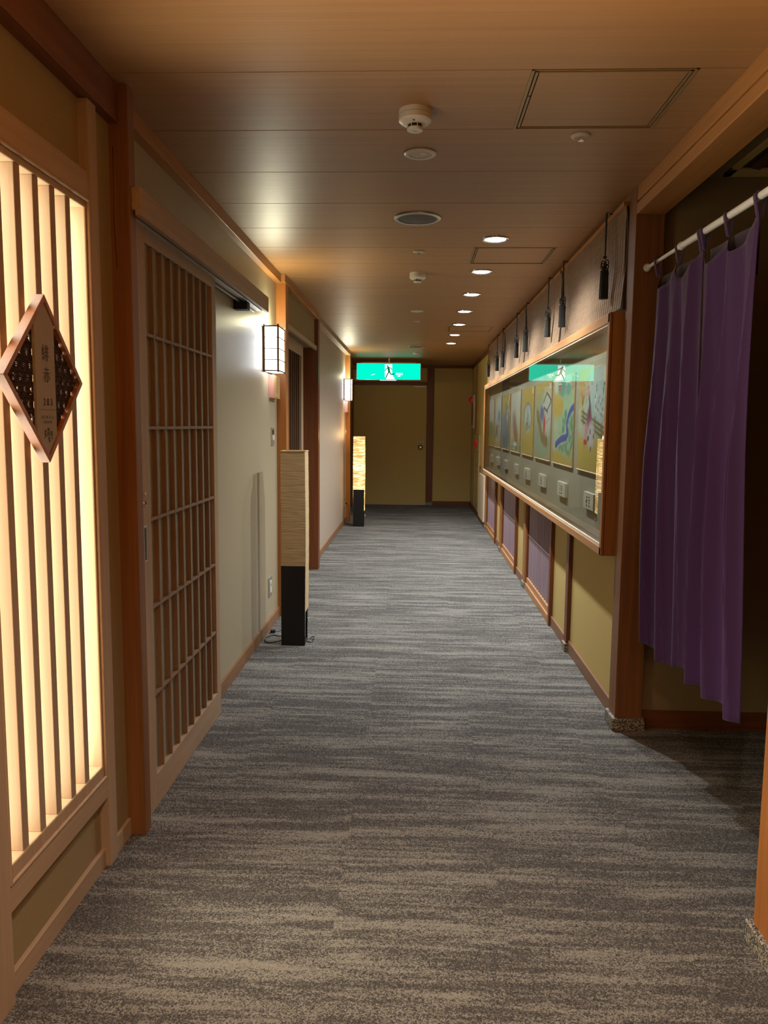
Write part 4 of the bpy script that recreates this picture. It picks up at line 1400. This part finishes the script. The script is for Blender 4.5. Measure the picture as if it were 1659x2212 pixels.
# ================================================================== curtain rod and noren
t = empty('curtain_rod', (1.045, 2.87, 2.165), 'white tension rod across the right-hand opening', 'curtain rod')
rx = lambda y: 1.030 + (3.65 - y) * .022
MB().tube([(rx(3.64), 3.640, 2.165), (rx(3.22), 3.22, 2.165)], .0080, 14).build('thin_tube', M['rodwhite'], t, 0, True)
MB().tube([(rx(3.22), 3.225, 2.165), (rx(2.11), 2.11, 2.165)], .013, 16).build('thick_tube', M['rodwhite'], t, 0, True)
MB().lathe(rx(3.65), 0, [(.018, 3.649), (.018, 3.640), (.012, 3.632)], 20, 'y', 2.165).build('end_cap', M['rodwhite'], t, 0, True)
MB().lathe(rx(2.1), 0, [(.018, 2.101), (.018, 2.110), (.012, 2.118)], 20, 'y', 2.165).build('end_cap', M['rodwhite'], t, 0, True)
MB().lathe(rx(3.22), 0, [(.0135, 3.235), (.016, 3.228), (.016, 3.212), (.0135, 3.205)], 20, 'y', 2.165).build('collar', M['rodwhite'], t, 0, True)

TABS = (3.500, 3.245, 3.010, 2.775, 2.545)


def noren(tabs, ytop, ybot, hem, seed, label, nf):
    t = empty('noren_curtain', (1.05, sum(tabs) / len(tabs), 0.46), label, 'curtain', 'purple hanging curtain panels')
    nu, nv = 90, 80
    rr = random.Random(seed)
    ph = [rr.uniform(0, 6.28) for _ in range(6)]
    vs, fs = [], []
    for j in range(nv + 1):
        v = j / nv
        for i in range(nu + 1):
            u = i / nu
            ya = ytop[0] + (ytop[1] - ytop[0]) * u
            yb = ybot[0] + (ybot[1] - ybot[0]) * u
            e = v ** .8
            y = ya * (1 - e) + yb * e
            x = rx(ya) + .004
            # sag of the top hem between tabs
            sg = 0
            for a, b in zip(tabs[:-1], tabs[1:]):
                if b <= ya <= a:
                    s = (a - ya) / (a - b)
                    sg = (s ** .55) * (1 - s) ** 1.1 * 1.75
            top = 2.108 - .12 * sg
            z = top + (hem(u) - top) * v
            env = .25 + .75 * min(1, v * 2.2)
            fold = math.sin(u * nf * 6.283 + ph[0] + .9 * v) * .022 + math.sin(u * nf * 2.1 * 6.283 + ph[1] - 1.5 * v) * .008 + math.sin(u * 3.0 + v * 3 + ph[2]) * .014
            # soft ridges sharpened
            rid = abs(math.sin(u * nf * 3.1416 + ph[3] + .5 * math.sin(v * 3))) ** .6
            ew = 1 - .8 * math.exp(-(((1 - u) if seed == 4 else u) / .09) ** 2)
            x += ew * env * (fold + (rid - .6) * .030) - .028 * sg * (1 - v) ** 3 + .020 * v
            y += env * .012 * math.cos(u * nf * 6.283 + ph[0])
            vs.append((x, y, z))
    for j in range(nv):
        for i in range(nu):
            a = j * (nu + 1) + i
            fs.append((a, a + 1, a + nu + 2, a + nu + 1))
    sh = MB().add(vs, fs).build('cloth', M['purple'], t, 0, True)
    s = sh.modifiers.new('s', 'SOLIDIFY')
    s.thickness = .0016
    # back layer seen above the sagging hem
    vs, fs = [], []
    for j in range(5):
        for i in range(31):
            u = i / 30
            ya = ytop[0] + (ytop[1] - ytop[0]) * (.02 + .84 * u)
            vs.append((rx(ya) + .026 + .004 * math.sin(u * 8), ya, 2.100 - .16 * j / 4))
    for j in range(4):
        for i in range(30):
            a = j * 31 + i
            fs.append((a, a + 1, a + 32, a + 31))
    bl = MB().add(vs, fs).build('back_layer', M['purple_shaded'], t, 0, True)
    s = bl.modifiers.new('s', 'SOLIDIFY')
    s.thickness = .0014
    for a in tabs:
        r_ = .0165
        mb = MB()
        prof = []
        for q in range(13):
            an = math.pi * q / 12
            prof.append((rx(a) + r_ * math.cos(an), 2.165 + r_ * math.sin(an)))
        prof = [(rx(a) + .006, 2.098)] + prof + [(rx(a) - .002, 2.098)]
        hwid = .011
        aa = min(max(a, min(ytop) + hwid), max(ytop) - hwid)
        for (p, q) in zip(prof[:-1], prof[1:]):
            mb.add([(p[0], aa - hwid, p[1]), (p[0], aa + hwid, p[1]), (q[0], aa + hwid, q[1]), (q[0], aa - hwid, q[1])], [(0, 1, 2, 3)])
        o = mb.build('tab', M['purple'], t, 0, True)
        s = o.modifiers.new('s', 'SOLIDIFY')
        s.thickness = .002
    return t


noren(TABS[:3], (3.512, 3.000), (3.590, 3.018), lambda u: .475 - .020 * math.sin(u * 3.6) + .012 * math.sin(u * 9), 4, 'left panel of the purple noren curtain, beside the dark corner post', 3.1)
noren((TABS[2] - .022,) + TABS[3:], (2.996, 2.535), (2.985, 2.550), lambda u: .475 + .014 * math.sin(u * 4.0), 8, 'right panel of the purple noren curtain, nearer the viewer', 2.7)

# ================================================================== fire equipment at the far right
t = empty('fire_alarm_lamp', (0.99, 13.75, 1.90), 'red dome lamp on a cream strip panel at the far right wall', 'alarm lamp')
box(0.975, 1.0, 13.48, 13.98, 1.41, 1.98).build('panel', M['plaque'], t, 0.002)
box(0.9735, 0.975, 13.56, 13.90, 1.46, 1.84).build('dark_inset', M['redbrown_z'], t)
MB().lathe(0, 13.80, [(.058, .975), (.058, .965), (.052, .940), (.036, .918), (.016, .908), (0, .906)], 28, 'x', 1.90).build('dome', M['red'], t, 0, True)
MB().lathe(0, 13.80, [(.066, .976), (.066, .968), (.058, .964)], 28, 'x', 1.90).build('collar', M['alu'], t, 0, True)
for (a, b, lb) in ((13.03, 14.0, 'wide khaki fire cabinet door nearest the end wall'), (12.22, 13.0, 'narrower khaki fire cabinet door with the red call button')):
    t = empty('fire_cabinet', (0.99, (a + b) / 2, 0.08), lb, 'cabinet', 'khaki fire cabinets')
    box(0.986, 1.0, a, b, 0.085, 1.31).build('frame', M['plaque'] if False else M['equip'], t, 0.002)
    box(0.981, 0.986, a + .015, b - .015, 0.10, 1.02 if b < 13.01 else 1.295).build('door', M['equip'], t, 0.002)
    if b < 13.01:
        box(0.981, 0.986, a + .015, b - .015, 1.035, 1.295).build('upper_panel', M['equip'], t, 0.002)
        box(0.979, 0.981, a + .25, a + .5, 0.80, 0.84).build('label_plate', M['hatchtrim'], t)
        box(0.979, 0.981, a + .25, a + .5, 0.70, 0.74).build('label_plate', M['alu'], t)
    else:
        MB().lathe(0, a + .35, [(.012, .981), (.010, .975), (0, .974)], 12, 'x', .90).build('lock', M['hatchtrim'], t)
t = empty('call_button', (0.98, 12.72, 1.17), 'round red fire call button on the khaki cabinet', 'alarm button')
MB().lathe(0, 12.72, [(.075, .9805), (.075, .972), (.060, .966), (.030, .964)], 28, 'x', 1.155).build('rim', M['red'], t, 0, True)
MB().lathe(0, 12.72, [(.034, .966), (.034, .955), (.020, .942), (0, .938)], 24, 'x', 1.155).build('button', M['red'], t, 0, True)
t = tag(box(0.968, 1.0, 11.10, 11.95, 0.078, 0.735).build('cream_board', M['cream_wood'], None, 0.003), 'cream wooden board against the wall below the far end of the case', 'board')
